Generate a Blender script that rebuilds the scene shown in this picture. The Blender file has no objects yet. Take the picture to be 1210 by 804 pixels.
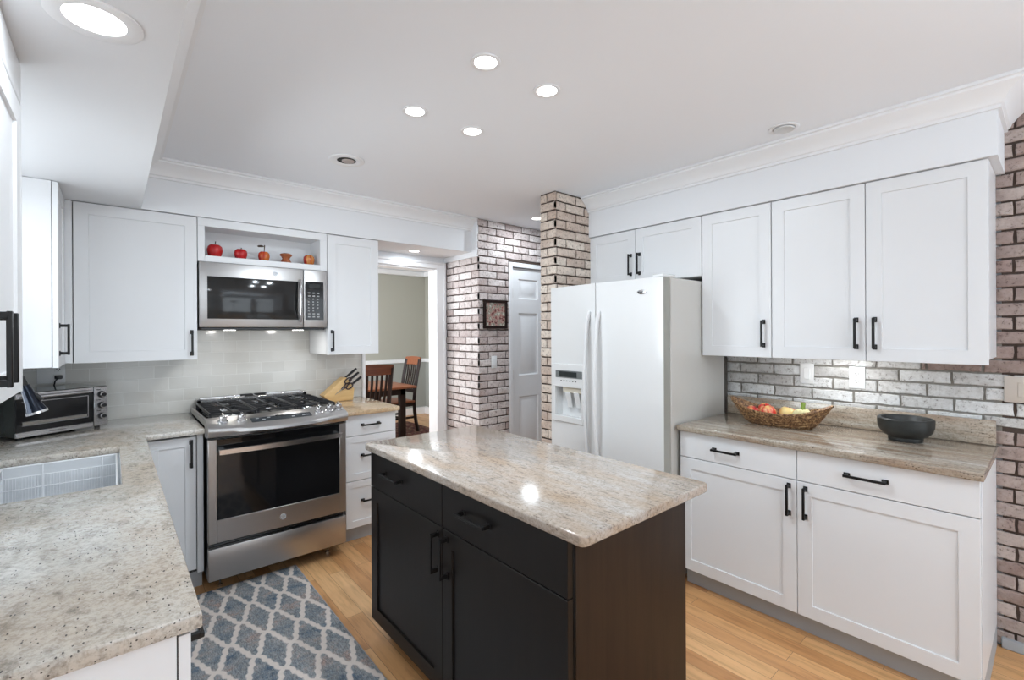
import bpy, bmesh, math, random
import numpy as np
from mathutils import Vector, Matrix
random.seed(7)
PI = math.pi
C = bpy.context.scene.collection
scene = bpy.context.scene

# ---------------------------------------------------------------- camera, world, exposure
FPX, CX, V0, YAW, CAMH, ROLL = 552.4, 606.95, 393.2, math.radians(40.59), 1.437, 0.0049
F = Vector((math.sin(YAW), math.cos(YAW), 0)); R0 = Vector((math.cos(YAW), -math.sin(YAW), 0)); U0 = Vector((0, 0, 1))
Rv = R0*math.cos(ROLL) - U0*math.sin(ROLL); Uv = R0*math.sin(ROLL) + U0*math.cos(ROLL)
cam = bpy.data.cameras.new('camera'); camo = bpy.data.objects.new('camera', cam); C.objects.link(camo)
M4 = Matrix(((Rv.x, Uv.x, -F.x, 0), (Rv.y, Uv.y, -F.y, 0), (Rv.z, Uv.z, -F.z, CAMH), (0, 0, 0, 1)))
camo.matrix_world = M4
cam.sensor_width = 36; cam.lens = 36*FPX/1210; cam.clip_start = 0.02
cam.shift_x = -(CX-605)/1210; cam.shift_y = (V0-402)/1210
scene.camera = camo
scene.view_settings.view_transform = 'Standard'; scene.view_settings.look = 'None'
scene.view_settings.exposure = 0.11; scene.view_settings.gamma = 1; scene.view_settings.use_curve_mapping = False
w = bpy.data.worlds.new('world'); scene.world = w; w.use_nodes = True
w.node_tree.nodes['Background'].inputs[0].default_value = (.86, .93, 1, 1)
w.node_tree.nodes['Background'].inputs[1].default_value = 1.5

P_WIN_LEFT, P_WIN_BACK, P_CAN, P_DINING, P_FILL_UP = 20, 19, 5.2, 85, 21

def area(name, loc, direction, sx, sy, power, col=(1, 1, 1), shape='RECTANGLE', parent=None, spread=None):
    l = bpy.data.lights.new(name, 'AREA'); l.shape = shape; l.size = sx; l.size_y = sy; l.energy = power; l.color = col
    if spread: l.spread = spread
    o = bpy.data.objects.new(name, l); C.objects.link(o); o.location = loc
    o.rotation_euler = Vector(direction).to_track_quat('-Z', 'Y').to_euler()
    if parent: o.parent = parent
    return o
# daylight entering through the window over the sink, the two windows behind the camera, the dining room window
area('daylight_sink_window', (-.62, 2.4, 1.56), (1, 0, -.15), 1.0, .95, P_WIN_LEFT, (.86, .94, 1))
area('daylight_rear_window', (.75, -2.36, 1.25), (0, 1, 0), 1.7, 1.7, P_WIN_BACK, (.81, .915, 1))
area('daylight_rear_window', (2.75, -2.36, 1.25), (0, 1, 0), 1.7, 1.7, P_WIN_BACK*.8, (.81, .915, 1))
area('daylight_dining_window', (.62, 5.6, 1.5), (1, 0, 0), 1.8, 1.4, P_DINING, (.9, .96, 1))

# ---------------------------------------------------------------- materials
def newmat(name):
    m = bpy.data.materials.new(name); m.use_nodes = True
    nt = m.node_tree; b = nt.nodes['Principled BSDF']
    return m, nt, b
def N(nt, t, **k):
    n = nt.nodes.new(t)
    for a, v in k.items():
        if a.startswith('i_'):
            key = a[2:]
            key = int(key) if key.isdigit() else key.replace('_', ' ')
            n.inputs[key].default_value = v
        else: setattr(n, a, v)
    return n
def L(nt, a, b): nt.links.new(a, b)
def ramp(nt, stops, src):
    r = nt.nodes.new('ShaderNodeValToRGB')
    while len(r.color_ramp.elements) < len(stops): r.color_ramp.elements.new(.5)
    for e, (p, c) in zip(r.color_ramp.elements, stops):
        e.position = p; e.color = (c[0], c[1], c[2], 1) if len(c) == 3 else c
    L(nt, src, r.inputs[0]); return r
def mixc(nt, f, a, b, mode='MIX'):
    n = nt.nodes.new('ShaderNodeMix'); n.data_type = 'RGBA'; n.blend_type = mode
    for i, v in ((0, f), (6, a), (7, b)):
        if isinstance(v, (int, float)): n.inputs[i].default_value = v
        elif isinstance(v, tuple): n.inputs[i].default_value = (v[0], v[1], v[2], 1)
        else: L(nt, v, n.inputs[i])
    return n.outputs[2]
def math_(nt, op, a, b=None):
    n = nt.nodes.new('ShaderNodeMath'); n.operation = op
    for i, v in ((0, a), (1, b)):
        if v is None: continue
        if isinstance(v, (int, float)): n.inputs[i].default_value = v
        else: L(nt, v, n.inputs[i])
    return n.outputs[0]
def coords(nt, scale=(1, 1, 1), rot=(0, 0, 0)):
    tc = N(nt, 'ShaderNodeTexCoord'); mp = N(nt, 'ShaderNodeMapping')
    mp.inputs['Scale'].default_value = scale; mp.inputs['Rotation'].default_value = rot
    L(nt, tc.outputs['Object'], mp.inputs['Vector']); return mp.outputs[0]
def noise(nt, vec, scale, detail=4, rough=.55):
    n = N(nt, 'ShaderNodeTexNoise'); n.inputs['Scale'].default_value = scale
    n.inputs['Detail'].default_value = detail; n.inputs['Roughness'].default_value = rough
    L(nt, vec, n.inputs['Vector']); return n.outputs[0]
def bump(nt, b, h, strength=.3, dist=.002):
    n = N(nt, 'ShaderNodeBump'); n.inputs['Strength'].default_value = strength; n.inputs['Distance'].default_value = dist
    L(nt, h, n.inputs['Height']); L(nt, n.outputs[0], b.inputs['Normal'])
def simple(name, col, rough=.5, metal=0, var=0.04, scale=20, spec=None, coat=0, bmp=0):
    m, nt, b = newmat(name); v = coords(nt)
    n = noise(nt, v, scale, 3)
    c = mixc(nt, n, tuple(x*(1-var) for x in col), tuple(min(1, x*(1+var)) for x in col))
    L(nt, c, b.inputs['Base Color']); b.inputs['Roughness'].default_value = rough; b.inputs['Metallic'].default_value = metal
    if coat: b.inputs['Coat Weight'].default_value = coat
    if spec is not None: b.inputs['Specular IOR Level'].default_value = spec
    if bmp: bump(nt, b, n, bmp)
    return m
def emis(name, col, s):
    m, nt, b = newmat(name); b.inputs['Base Color'].default_value = (*col, 1)
    b.inputs['Emission Color'].default_value = (*col, 1); b.inputs['Emission Strength'].default_value = s; return m

M = {}
M['wall'] = simple('painted_wall', (.80, .81, .83), .6, var=.01, scale=3)
M['ceiling'] = simple('painted_ceiling', (.87, .89, .925), .75, var=.01, scale=2)
M['trim'] = simple('white_trim', (.84, .84, .85), .4, var=.01)
M['cab'] = simple('white_cabinet_paint', (.77, .775, .785), .33, var=.012, scale=6)
M['gap'] = simple('cabinet_gap_shadow_line', (.05, .05, .05), .8)
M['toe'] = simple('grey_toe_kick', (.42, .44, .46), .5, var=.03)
M['black'] = simple('matt_black_iron', (.006, .0055, .0055), .42, 0, var=.1, spec=.35)
M['blackplastic'] = simple('black_plastic', (.018, .018, .02), .35)
M['castiron'] = simple('cast_iron', (.016, .016, .018), .45, .3, var=.2, scale=80)
M['enamel'] = simple('black_enamel', (.007, .007, .008), .14)
M['chrome'] = simple('chrome', (.70, .70, .71), .2, 1)
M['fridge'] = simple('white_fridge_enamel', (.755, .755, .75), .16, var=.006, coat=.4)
M['fridgeside_dimmed'] = simple('fridge_side_enamel_dimmed', (.60, .585, .55), .22, var=.01, coat=.3)  # darker than the front: the reflected room is put into the tint
M['plate'] = simple('white_plastic_plate', (.82, .83, .83), .35)
M['beigeplate'] = simple('beige_plastic_plate', (.60, .54, .48), .4)
M['dark'] = simple('dark_slot', (.01, .01, .01), .6)
M['greenwall'] = simple('sage_grey_wall', (.43, .42, .365), .6, var=.02, scale=2)
M['greenlow'] = simple('grey_green_wainscot', (.36, .37, .345), .6, var=.02, scale=2)
M['sink'] = simple('white_enamel_sink', (.80, .82, .84), .2, coat=.4)
M['wire'] = simple('white_coated_wire', (.80, .81, .83), .3)
M['brass'] = simple('old_brass', (.35, .24, .13), .4, .8)
M['stone'] = simple('black_soapstone', (.018, .020, .019), .45, var=.5, scale=45, bmp=.25)
M['lens'] = emis('lit_lens', (1, .98, .95), 7)
M['lensoff'] = simple('unlit_lens', (.62, .62, .62), .4)
M['greenstem'] = simple('green_stem', (.22, .32, .06), .5)
M['banana'] = simple('pale_banana', (.72, .66, .36), .5, var=.12)
M['stemdark'] = simple('dark_stem', (.06, .035, .02), .6)

def mat_steel(name, col, axis='x', rough=.24):
    m, nt, b = newmat(name)
    sc = {'x': (1.2, 60, 260), 'z': (260, 60, 1.2)}[axis]
    v = coords(nt, sc); n = noise(nt, v, 1.5, 3)
    c = mixc(nt, n, tuple(x*.97 for x in col), tuple(x*1.03 for x in col))
    L(nt, c, b.inputs['Base Color']); b.inputs['Metallic'].default_value = 1
    r = ramp(nt, [(0, (rough-.02,)*3), (1, (rough+.03,)*3)], n); L(nt, r.outputs[0], b.inputs['Roughness'])
    try: b.inputs['Anisotropic'].default_value = .5
    except Exception: pass
    return m
M['steel'] = mat_steel('brushed_steel', (.46, .45, .445), rough=.33)
M['steellight'] = mat_steel('bright_brushed_steel', (.62, .61, .61), rough=.2)
def mat_glassdark(name, col=(.012, .012, .013), rough=.06):
    m, nt, b = newmat(name); b.inputs['Base Color'].default_value = (*col, 1); b.inputs['Roughness'].default_value = rough
    v = coords(nt); n = noise(nt, v, 5); c = mixc(nt, n, col, tuple(x*1.5 for x in col)); L(nt, c, b.inputs['Base Color'])
    b.inputs['Specular IOR Level'].default_value = .42
    return m
M['ovenglass'] = mat_glassdark('dark_oven_glass', (.006, .006, .0065))
M['microglass'] = mat_glassdark('dark_microwave_glass', (.012, .012, .012), .09)

def mat_granite(name, base, light, warm, speck, rot=0.0, stretch=5, warmness=.5, streak=.6, dens=.58, spk=70):
    m, nt, b = newmat(name)
    v = coords(nt, (1, 1, 1), (0, 0, rot))
    vs = coords(nt, (stretch, 1, stretch) if stretch > 0 else (1, -stretch, -stretch), (0, 0, rot))
    big = noise(nt, vs, 2.2, 5, .6)
    r1 = ramp(nt, [(.36, warm), (.56, base), (.72, light)], big)
    st = noise(nt, vs, 17, 8, .75)
    r2 = ramp(nt, [(.33, tuple(x*.50 for x in base)), (.48, (1, 1, 1))], st)
    c1 = mixc(nt, streak, r1.outputs[0], r2.outputs[0], 'MULTIPLY')
    gr = noise(nt, v, 110, 4, .7)
    r3 = ramp(nt, [(.36, (.60, .57, .53)), (.54, (1, 1, 1)), (.68, (1.08, 1.08, 1.08))], gr)
    c2 = mixc(nt, .7, c1, r3.outputs[0], 'MULTIPLY')
    # scattered dark mineral specks
    vn = N(nt, 'ShaderNodeTexVoronoi'); vn.inputs['Scale'].default_value = spk; L(nt, coords(nt, (2.3, 1, 2.3), (0, 0, rot)), vn.inputs['Vector'])
    cl = noise(nt, v, 13, 3)
    wob = noise(nt, v, 300, 2); d = math_(nt, 'LESS_THAN', math_(nt, 'ADD', vn.outputs['Distance'], math_(nt, 'MULTIPLY', wob, .35)), .42)
    sep = N(nt, 'ShaderNodeSeparateColor'); L(nt, vn.outputs['Color'], sep.inputs[0])
    pick = math_(nt, 'GREATER_THAN', math_(nt, 'ADD', math_(nt, 'MULTIPLY', sep.outputs[0], .5), cl), dens+.32)
    mask = math_(nt, 'MULTIPLY', d, pick)
    c3 = mixc(nt, mask, c2, speck)
    L(nt, c3, b.inputs['Base Color']); b.inputs['Roughness'].default_value = .13
    b.inputs['Coat Weight'].default_value = .25; b.inputs['Coat Roughness'].default_value = .06
    return m
M['granite_left'] = mat_granite('speckled_cream_granite', (.575, .55, .505), (.70, .69, .67), (.50, .43, .355), (.07, .06, .055), rot=.5, stretch=1.6, streak=.7, dens=.575, spk=72)
M['granite_island'] = mat_granite('streaked_cream_granite', (.45, .395, .345), (.52, .475, .43), (.43, .33, .245), (.13, .09, .08), rot=.0, stretch=4, streak=.75, dens=.60, spk=75)
M['granite_right'] = mat_granite('banded_taupe_granite', (.44, .385, .315), (.56, .53, .47), (.34, .25, .18), (.07, .045, .03), rot=.08, stretch=9, streak=.75, dens=.60)
M['granite_drawer'] = mat_granite('warm_tan_granite', (.62, .47, .31), (.66, .54, .40), (.55, .38, .22), (.16, .09, .05), rot=.4, stretch=2, streak=.4, dens=.62)

def mat_floor():
    m, nt, b = newmat('oak_planks')
    tc = N(nt, 'ShaderNodeTexCoord'); sp = N(nt, 'ShaderNodeSeparateXYZ'); L(nt, tc.outputs['Object'], sp.inputs[0])
    cb = N(nt, 'ShaderNodeCombineXYZ'); L(nt, sp.outputs[1], cb.inputs[0]); L(nt, math_(nt, 'ADD', sp.outputs[0], .031), cb.inputs[1])
    br = N(nt, 'ShaderNodeTexBrick'); L(nt, cb.outputs[0], br.inputs['Vector'])
    br.offset = .37; br.squash = 1; br.inputs['Scale'].default_value = 1
    br.inputs['Mortar Size'].default_value = .0011; br.inputs['Mortar Smooth'].default_value = .2; br.inputs['Bias'].default_value = 0
    br.inputs['Brick Width'].default_value = .78; br.inputs['Row Height'].default_value = .0835
    br.inputs['Color1'].default_value = (0, 0, 0, 1); br.inputs['Color2'].default_value = (1, 1, 1, 1); br.inputs['Mortar'].default_value = (.5, .5, .5, 1)
    cr = ramp(nt, [(0, (.52, .24, .09)), (.35, (.68, .355, .15)), (.7, (.77, .435, .195)), (1, (.84, .53, .265))], br.outputs['Color'])
    # grain, stretched along the plank, shifted per plank
    sh = N(nt, 'ShaderNodeVectorMath'); sh.operation = 'ADD'; L(nt, tc.outputs['Object'], sh.inputs[0])
    k = N(nt, 'ShaderNodeVectorMath'); k.operation = 'SCALE'; L(nt, br.outputs['Color'], k.inputs[0]); k.inputs[3].default_value = 17
    L(nt, k.outputs[0], sh.inputs[1])
    mp = N(nt, 'ShaderNodeMapping'); mp.inputs['Scale'].default_value = (28, 2.2, 1); L(nt, sh.outputs[0], mp.inputs[0])
    g = noise(nt, mp.outputs[0], 1.6, 6, .65)
    gr = ramp(nt, [(.3, (.66, .60, .55)), (.52, (1, 1, 1)), (.75, (1.06, 1.06, 1.05))], g)
    mp2 = N(nt, 'ShaderNodeMapping'); mp2.inputs['Scale'].default_value = (5, 1, 1); L(nt, sh.outputs[0], mp2.inputs[0])
    g2 = noise(nt, mp2.outputs[0], 2.5, 3); gr2 = ramp(nt, [(.35, (.86, .83, .8)), (.6, (1, 1, 1))], g2)
    c = mixc(nt, .8, cr.outputs[0], gr.outputs[0], 'MULTIPLY'); c = mixc(nt, .8, c, gr2.outputs[0], 'MULTIPLY')
    c = mixc(nt, math_(nt, 'MULTIPLY', br.outputs['Fac'], .7), c, (.16, .07, .03))
    L(nt, c, b.inputs['Base Color']); b.inputs['Roughness'].default_value = .34
    bump(nt, b, math_(nt, 'SUBTRACT', math_(nt, 'MULTIPLY', g, .2), br.outputs['Fac']), .25, .001)
    return m
M['floor'] = mat_floor()

def mat_wood(name, c0, c1, axis='z', rough=.4, sc=1.0, spec=.5):
    m, nt, b = newmat(name); b.inputs['Specular IOR Level'].default_value = spec
    s = {'z': (30, 30, 1.6), 'x': (1.6, 30, 30), 'y': (30, 1.6, 30)}[axis]
    v = coords(nt, tuple(x*sc for x in s)); n = noise(nt, v, 1.4, 6, .65)
    r = ramp(nt, [(.3, c0), (.7, c1)], n); L(nt, r.outputs[0], b.inputs['Base Color'])
    b.inputs['Roughness'].default_value = rough; bump(nt, b, n, .12, .001)
    return m
M['espresso'] = mat_wood('espresso_paint', (.0055, .0044, .004), (.009, .007, .006), 'z', .34, spec=.32)
M['espressoside'] = mat_wood('dark_brown_veneer', (.012, .0065, .004), (.028, .0155, .009), 'z', .42, spec=.3)
M['mahogany'] = mat_wood('dark_mahogany', (.075, .02, .010), (.15, .042, .02), 'x', .35)
M['cherry'] = mat_wood('cherry_wood', (.19, .055, .022), (.31, .10, .04), 'y', .35)
M['darkcherry'] = mat_wood('dark_stained_wood', (.010, .0045, .004), (.024, .010, .007), 'z', .5, spec=.25)
M['bamboo'] = mat_wood('light_beech', (.60, .38, .16), (.74, .50, .23), 'x', .45)

def mat_brick(name, c_pink, c_white, whiteness):
    m, nt, b = newmat(name)
    at = N(nt, 'ShaderNodeAttribute'); at.attribute_name = 'tone'
    sp = N(nt, 'ShaderNodeSeparateColor'); L(nt, at.outputs['Color'], sp.inputs[0])
    v = coords(nt)
    n1 = noise(nt, v, 14, 5, .65); n2 = noise(nt, v, 60, 4, .7)
    f = math_(nt, 'ADD', math_(nt, 'ADD', math_(nt, 'MULTIPLY', sp.outputs[0], .55), math_(nt, 'MULTIPLY', n1, .9)), whiteness-.75)
    r = ramp(nt, [(.1, c_pink), (.8, c_white)], f)
    pit = ramp(nt, [(.33, (.22, .18, .16)), (.42, (.88, .87, .86)), (.6, (1.04, 1.04, 1.04))], n2)
    c = mixc(nt, .8, r.outputs[0], pit.outputs[0], 'MULTIPLY')
    L(nt, c, b.inputs['Base Color']); b.inputs['Roughness'].default_value = .62
    bump(nt, b, math_(nt, 'ADD', n2, math_(nt, 'MULTIPLY', n1, .6)), .7, .004)
    return m
M['brick_col'] = mat_brick('whitewashed_tan_brick', (.54, .42, .35), (.80, .71, .62), .48)
M['brick_hall'] = mat_brick('whitewashed_pink_brick', (.46, .365, .345), (.78, .72, .70), .50)
M['brick_right'] = mat_brick('weathered_pink_brick', (.30, .215, .19), (.54, .46, .42), .42)
M['brick_splash'] = mat_brick('painted_lit_grey_white_brick', (.42, .40, .38), (.72, .73, .73), .60)
M['mortar_dark'] = simple('dark_mortar', (.075, .052, .042), .9, var=.3, scale=60, bmp=.4)
M['mortar_grey'] = simple('grey_mortar', (.26, .245, .22), .9, var=.3, scale=60, bmp=.4)

def mat_tile():
    m, nt, b = newmat('glazed_subway_tile')
    tc = N(nt, 'ShaderNodeTexCoord'); sp = N(nt, 'ShaderNodeSeparateXYZ'); L(nt, tc.outputs['Object'], sp.inputs[0])
    cb = N(nt, 'ShaderNodeCombineXYZ'); L(nt, math_(nt, 'ADD', sp.outputs[0], 10.03), cb.inputs[0]); L(nt, math_(nt, 'SUBTRACT', sp.outputs[2], .918), cb.inputs[1])
    br = N(nt, 'ShaderNodeTexBrick'); L(nt, cb.outputs[0], br.inputs['Vector']); br.offset = .5
    for k, v in (('Scale', 1), ('Mortar Size', .0016), ('Mortar Smooth', .3), ('Brick Width', .155), ('Row Height', .0785)): br.inputs[k].default_value = v
    br.inputs['Color1'].default_value = (.60, .59, .555, 1); br.inputs['Color2'].default_value = (.66, .65, .615, 1); br.inputs['Mortar'].default_value = (.76, .76, .73, 1)
    v = coords(nt); n = noise(nt, v, 9, 2)
    L(nt, br.outputs['Color'], b.inputs['Base Color']); b.inputs['Roughness'].default_value = .12
    h = math_(nt, 'SUBTRACT', math_(nt, 'MULTIPLY', n, .9), br.outputs['Fac'])
    bump(nt, b, h, .35, .003)
    return m
M['tile'] = mat_tile()

def mat_rug():
    m, nt, b = newmat('trellis_rug')
    at = N(nt, 'ShaderNodeAttribute'); at.attribute_name = 'pattern'
    sp = N(nt, 'ShaderNodeSeparateColor'); L(nt, at.outputs['Color'], sp.inputs[0])
    v = coords(nt); n1 = noise(nt, v, 7, 4, .6); n2 = noise(nt, coords(nt, (1, .25, 1)), 260, 4, .7); n3 = noise(nt, v, 55, 4, .7)
    r = ramp(nt, [(.36, (.09, .13, .19)), (.45, (.20, .225, .25)), (.54, (.285, .29, .295)), (.63, (.36, .275, .25))], math_(nt, 'ADD', math_(nt, 'MULTIPLY', n1, .62), math_(nt, 'MULTIPLY', n3, .38)))
    blue = mixc(nt, .75, r.outputs[0], ramp(nt, [(.35, (.42, .42, .42)), (.62, (1.35, 1.33, 1.3))], n2).outputs[0], 'MULTIPLY')
    cream = mixc(nt, n3, (.58, .51, .46), (.75, .67, .62))
    c = mixc(nt, sp.outputs[0], blue, cream)
    L(nt, c, b.inputs['Base Color']); b.inputs['Roughness'].default_value = .95; b.inputs['Specular IOR Level'].default_value = .1
    bump(nt, b, n2, .5, .002)
    return m
M['rug'] = mat_rug()
M['rugedge'] = simple('grey_rug_binding', (.40, .40, .42), .9)

def mat_wicker():
    m, nt, b = newmat('woven_wicker')
    v = coords(nt)
    n2 = noise(nt, v, 90, 4, .7)
    n = ramp(nt, [(.36, (.045, .02, .009)), (.5, (.19, .09, .036)), (.66, (.50, .32, .15))], n2)
    L(nt, n.outputs[0], b.inputs['Base Color']); b.inputs['Roughness'].default_value = .5; bump(nt, b, n2, .6, .004)
    return m
M['wicker'] = mat_wicker()
def mat_fruit(name, a, c, sc=5, rough=.25, lo=.42, hi=.58):
    m, nt, b = newmat(name); v = coords(nt, (1, 1, .35)); n = noise(nt, v, sc*5, 3)
    r = ramp(nt, [(lo, a), (hi, c)], n); L(nt, r.outputs[0], b.inputs['Base Color']); b.inputs['Roughness'].default_value = rough; return m
M['applered'] = mat_fruit('glossy_red', (.42, .008, .012), (.55, .02, .02))
M['appleorange'] = mat_fruit('red_orange', (.42, .02, .01), (.62, .16, .03))
M['core'] = mat_fruit('carved_brown_wood', (.28, .07, .025), (.42, .13, .05), rough=.4)
M['stripe'] = mat_fruit('orange_wood', (.55, .20, .05), (.66, .30, .09), rough=.4)
M['gala'] = mat_fruit('red_blushed_apple', (.62, .03, .03), (.80, .55, .22), 6, .3, .48, .66)
M['gold'] = mat_fruit('yellow_blushed_apple', (.72, .22, .12), (.82, .62, .25), 4, .3, .40, .52)
def mat_picture():
    m, nt, b = newmat('abstract_print'); v = coords(nt)
    n = N(nt, 'ShaderNodeTexNoise'); n.inputs['Scale'].default_value = 34; n.inputs['Detail'].default_value = 4; L(nt, v, n.inputs['Vector'])
    r = ramp(nt, [(.32, (.05, .03, .03)), (.42, (.28, .10, .085)), (.49, (.50, .33, .28)), (.56, (.18, .17, .13)), (.66, (.62, .57, .48))], n.outputs[0])
    L(nt, r.outputs[0], b.inputs['Base Color']); b.inputs['Roughness'].default_value = .2; return m
M['print'] = mat_picture()
def mat_drug():
    m, nt, b = newmat('dark_red_patterned_rug'); v = coords(nt); n = noise(nt, v, 18, 5, .7)
    r = ramp(nt, [(.38, (.02, .012, .012)), (.5, (.12, .02, .015)), (.62, (.25, .17, .11))], n)
    L(nt, r.outputs[0], b.inputs['Base Color']); b.inputs['Roughness'].default_value = .95; return m
M['redrug'] = mat_drug()

# ---------------------------------------------------------------- mesh helpers
def bx(bm, x0, x1, y0, y1, z0, z1, bev=0, seg=1):
    if x0 > x1: x0, x1 = x1, x0
    if y0 > y1: y0, y1 = y1, y0
    if z0 > z1: z0, z1 = z1, z0
    r = bmesh.ops.create_cube(bm, size=1)
    vs = r['verts']
    for v in vs:
        v.co = Vector((x0+(v.co.x+.5)*(x1-x0), y0+(v.co.y+.5)*(y1-y0), z0+(v.co.z+.5)*(z1-z0)))
    if bev:
        bev = min(bev, .45*min(x1-x0, y1-y0, z1-z0))
        es = set(e for v in vs for e in v.link_edges)
        bmesh.ops.bevel(bm, geom=list(es), offset=bev, segments=seg, profile=.5, affect='EDGES')
    return bm
def box(*a, **k): return bx(bmesh.new(), *a, **k)
def tube(bm, pts, r, seg=8, cap=True, flat=None):
    pts = [Vector(p) for p in pts]; rings = []
    rr = r if isinstance(r, (list, tuple)) else [r]*len(pts)
    prev = None
    for i, p in enumerate(pts):
        d = (pts[min(i+1, len(pts)-1)]-pts[max(i-1, 0)]).normalized()
        if prev is None:
            a = d.orthogonal().normalized() if abs(d.z) > .9 else d.cross(Vector((0, 0, 1))).normalized()
        else: a = (prev - d*prev.dot(d)).normalized()
        prev = a; b = d.cross(a)
        rings.append([bm.verts.new(p + a*rr[i]*math.cos(t*2*PI/seg+PI/seg) + b*rr[i]*(flat or 1)*math.sin(t*2*PI/seg+PI/seg)) for t in range(seg)])
    for q, s in zip(rings, rings[1:]):
        for t in range(seg): bm.faces.new((q[t], q[(t+1) % seg], s[(t+1) % seg], s[t]))
    if cap: bm.faces.new(rings[0][::-1]); bm.faces.new(rings[-1])
    return bm
def lathe(bm, prof, c=(0, 0, 0), seg=32, f=None, cap0=True, cap1=True):
    rings = []
    for (r, z) in prof:
        ring = []
        for t in range(seg):
            a = 2*PI*t/seg; k = f(a, z) if f else 1
            ring.append(bm.verts.new((c[0]+r*k*math.cos(a), c[1]+r*k*math.sin(a), c[2]+z)))
        rings.append(ring)
    for q, s in zip(rings, rings[1:]):
        for t in range(seg): bm.faces.new((q[t], q[(t+1) % seg], s[(t+1) % seg], s[t]))
    if cap0: bm.faces.new(rings[0][::-1])
    if cap1: bm.faces.new(rings[-1])
    return bm
def rot_bm(bm, m): bmesh.ops.transform(bm, matrix=m, verts=bm.verts); return bm
def obj(name, bm, mat, parent=None, loc=(0, 0, 0), rz=0, smooth=True, **props):
    bmesh.ops.recalc_face_normals(bm, faces=bm.faces)
    me = bpy.data.meshes.new(name); bm.to_mesh(me); bm.free()
    if smooth:
        for p in me.polygons: p.use_smooth = True
        try: me.set_sharp_from_angle(angle=math.radians(38))
        except Exception: pass
    me.materials.append(M[mat] if isinstance(mat, str) else mat)
    o = bpy.data.objects.new(name, me); C.objects.link(o); o.location = loc; o.rotation_euler = (0, 0, rz)
    if parent: o.parent = parent
    for k, v in props.items(): o[k] = v
    return o
def struct(name, bm, mat, parent=None, **k):
    o = obj(name, bm, mat, parent, **k)
    if not parent: o['kind'] = 'structure'
    return o
def thing(name, label, cat, loc=(0, 0, 0), rz=0, group=None):
    o = bpy.data.objects.new(name, None); C.objects.link(o); o.empty_display_size = .05
    o.location = loc; o.rotation_euler = (0, 0, rz); o['label'] = label; o['category'] = cat
    if group: o['group'] = group
    return o
def copy_tree(o, parent=None):
    c = o.copy(); C.objects.link(c)
    if parent: c.parent = parent
    for ch in list(o.children): copy_tree(ch, c)
    return c
def cells(xs, ys, mask, z0, z1, bev=.004, seg=2, corner=0):
    bm = bmesh.new(); V = {}
    def gv(i, j):
        if (i, j) not in V: V[i, j] = bm.verts.new((xs[i], ys[j], z1))
        return V[i, j]
    for i in range(len(xs)-1):
        for j in range(len(ys)-1):
            if mask(i, j): bm.faces.new((gv(i, j), gv(i+1, j), gv(i+1, j+1), gv(i, j+1)))
    bmesh.ops.recalc_face_normals(bm, faces=bm.faces)
    r = bmesh.ops.extrude_face_region(bm, geom=list(bm.faces))
    for v in [g for g in r['geom'] if isinstance(g, bmesh.types.BMVert)]: v.co.z = z0
    bmesh.ops.recalc_face_normals(bm, faces=bm.faces)
    bmesh.ops.dissolve_limit(bm, angle_limit=.01, verts=bm.verts, edges=bm.edges)
    if corner:
        es = [e for e in bm.edges if abs(e.verts[0].co.z-e.verts[1].co.z) > .001]
        bmesh.ops.bevel(bm, geom=es, offset=corner, segments=4, profile=.5, affect='EDGES')
    if bev:
        es = [e for e in bm.edges if abs(e.verts[0].co.z-e.verts[1].co.z) < .0001 and len(e.link_faces) == 2 and e.calc_face_angle(0) > 1]
        bmesh.ops.bevel(bm, geom=es, offset=bev, segments=seg, profile=.5, affect='EDGES')
    return bm

# ---------------------------------------------------------------- dimensions
XL, XR, YB, YF, ZC, ZS = -.53, 3.067, 3.80, -2.4, 2.43, 2.144   # left wall, right wall, range wall, wall behind camera, ceiling, soffit underside
XA, YBK = 2.407, 3.277                                           # brick corner of the hall

# ---------------------------------------------------------------- structure
struct('floor', box(XL-.1, 4.4, YF-.1, 7.6, -.05, 0), 'floor')
struct('ceiling', box(XL-.1, 4.4, YF-.1, YB+.05, ZC, ZC+.06), 'ceiling')
def wall_holes(axis, c0, c1, a0, a1, z0, z1, holes, mat, name):
    # axis 'x': wall is thin in x (c0..c1), runs along y a0..a1 ; holes (a,b,z,z)
    As = sorted({a0, a1, *[h[0] for h in holes], *[h[1] for h in holes]}); Zs = sorted({z0, z1, *[h[2] for h in holes], *[h[3] for h in holes]})
    bm = bmesh.new()
    for i in range(len(As)-1):
        for j in range(len(Zs)-1):
            ma, mz = (As[i]+As[i+1])/2, (Zs[j]+Zs[j+1])/2
            if any(h[0] < ma < h[1] and h[2] < mz < h[3] for h in holes): continue
            if axis == 'x': bx(bm, c0, c1, As[i], As[i+1], Zs[j], Zs[j+1])
            else: bx(bm, As[i], As[i+1], c0, c1, Zs[j], Zs[j+1])
    return struct(name, bm, mat)
wall_holes('x', XL-.1, XL, YF, YB+.12, 0, ZC, [(1.88, 2.92, 1.06, 2.06)], 'wall', 'wall_left')
OX0, OX1, OZ = 1.60, 2.309, 2.036
wall_holes('y', YB, YB+.12, XL, 2.55, 0, ZC, [(OX0, OX1, 0, OZ)], 'wall', 'wall_range')
wall_holes('y', YF-.1, YF, XL, 4.4, 0, ZC, [(-.1, 1.6, .4, 2.3), (1.9, 3.6, .4, 2.3)], 'wall', 'wall_behind')
struct('wall_right', box(XR+.012, XR+.13, YF, 2.44, 0, ZC), 'wall')
struct('wall_hall_end', box(3.95, 4.05, 2.44, 3.5, 0, ZC), 'wall')
struct('wall_hall_side', box(XR+.13, 4.0, 2.34, 2.44, 0, ZC), 'wall')
struct('backsplash_tile', box(XL, 1.575, YB-.008, YB-.0005, .914, 1.9), 'tile')
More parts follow.
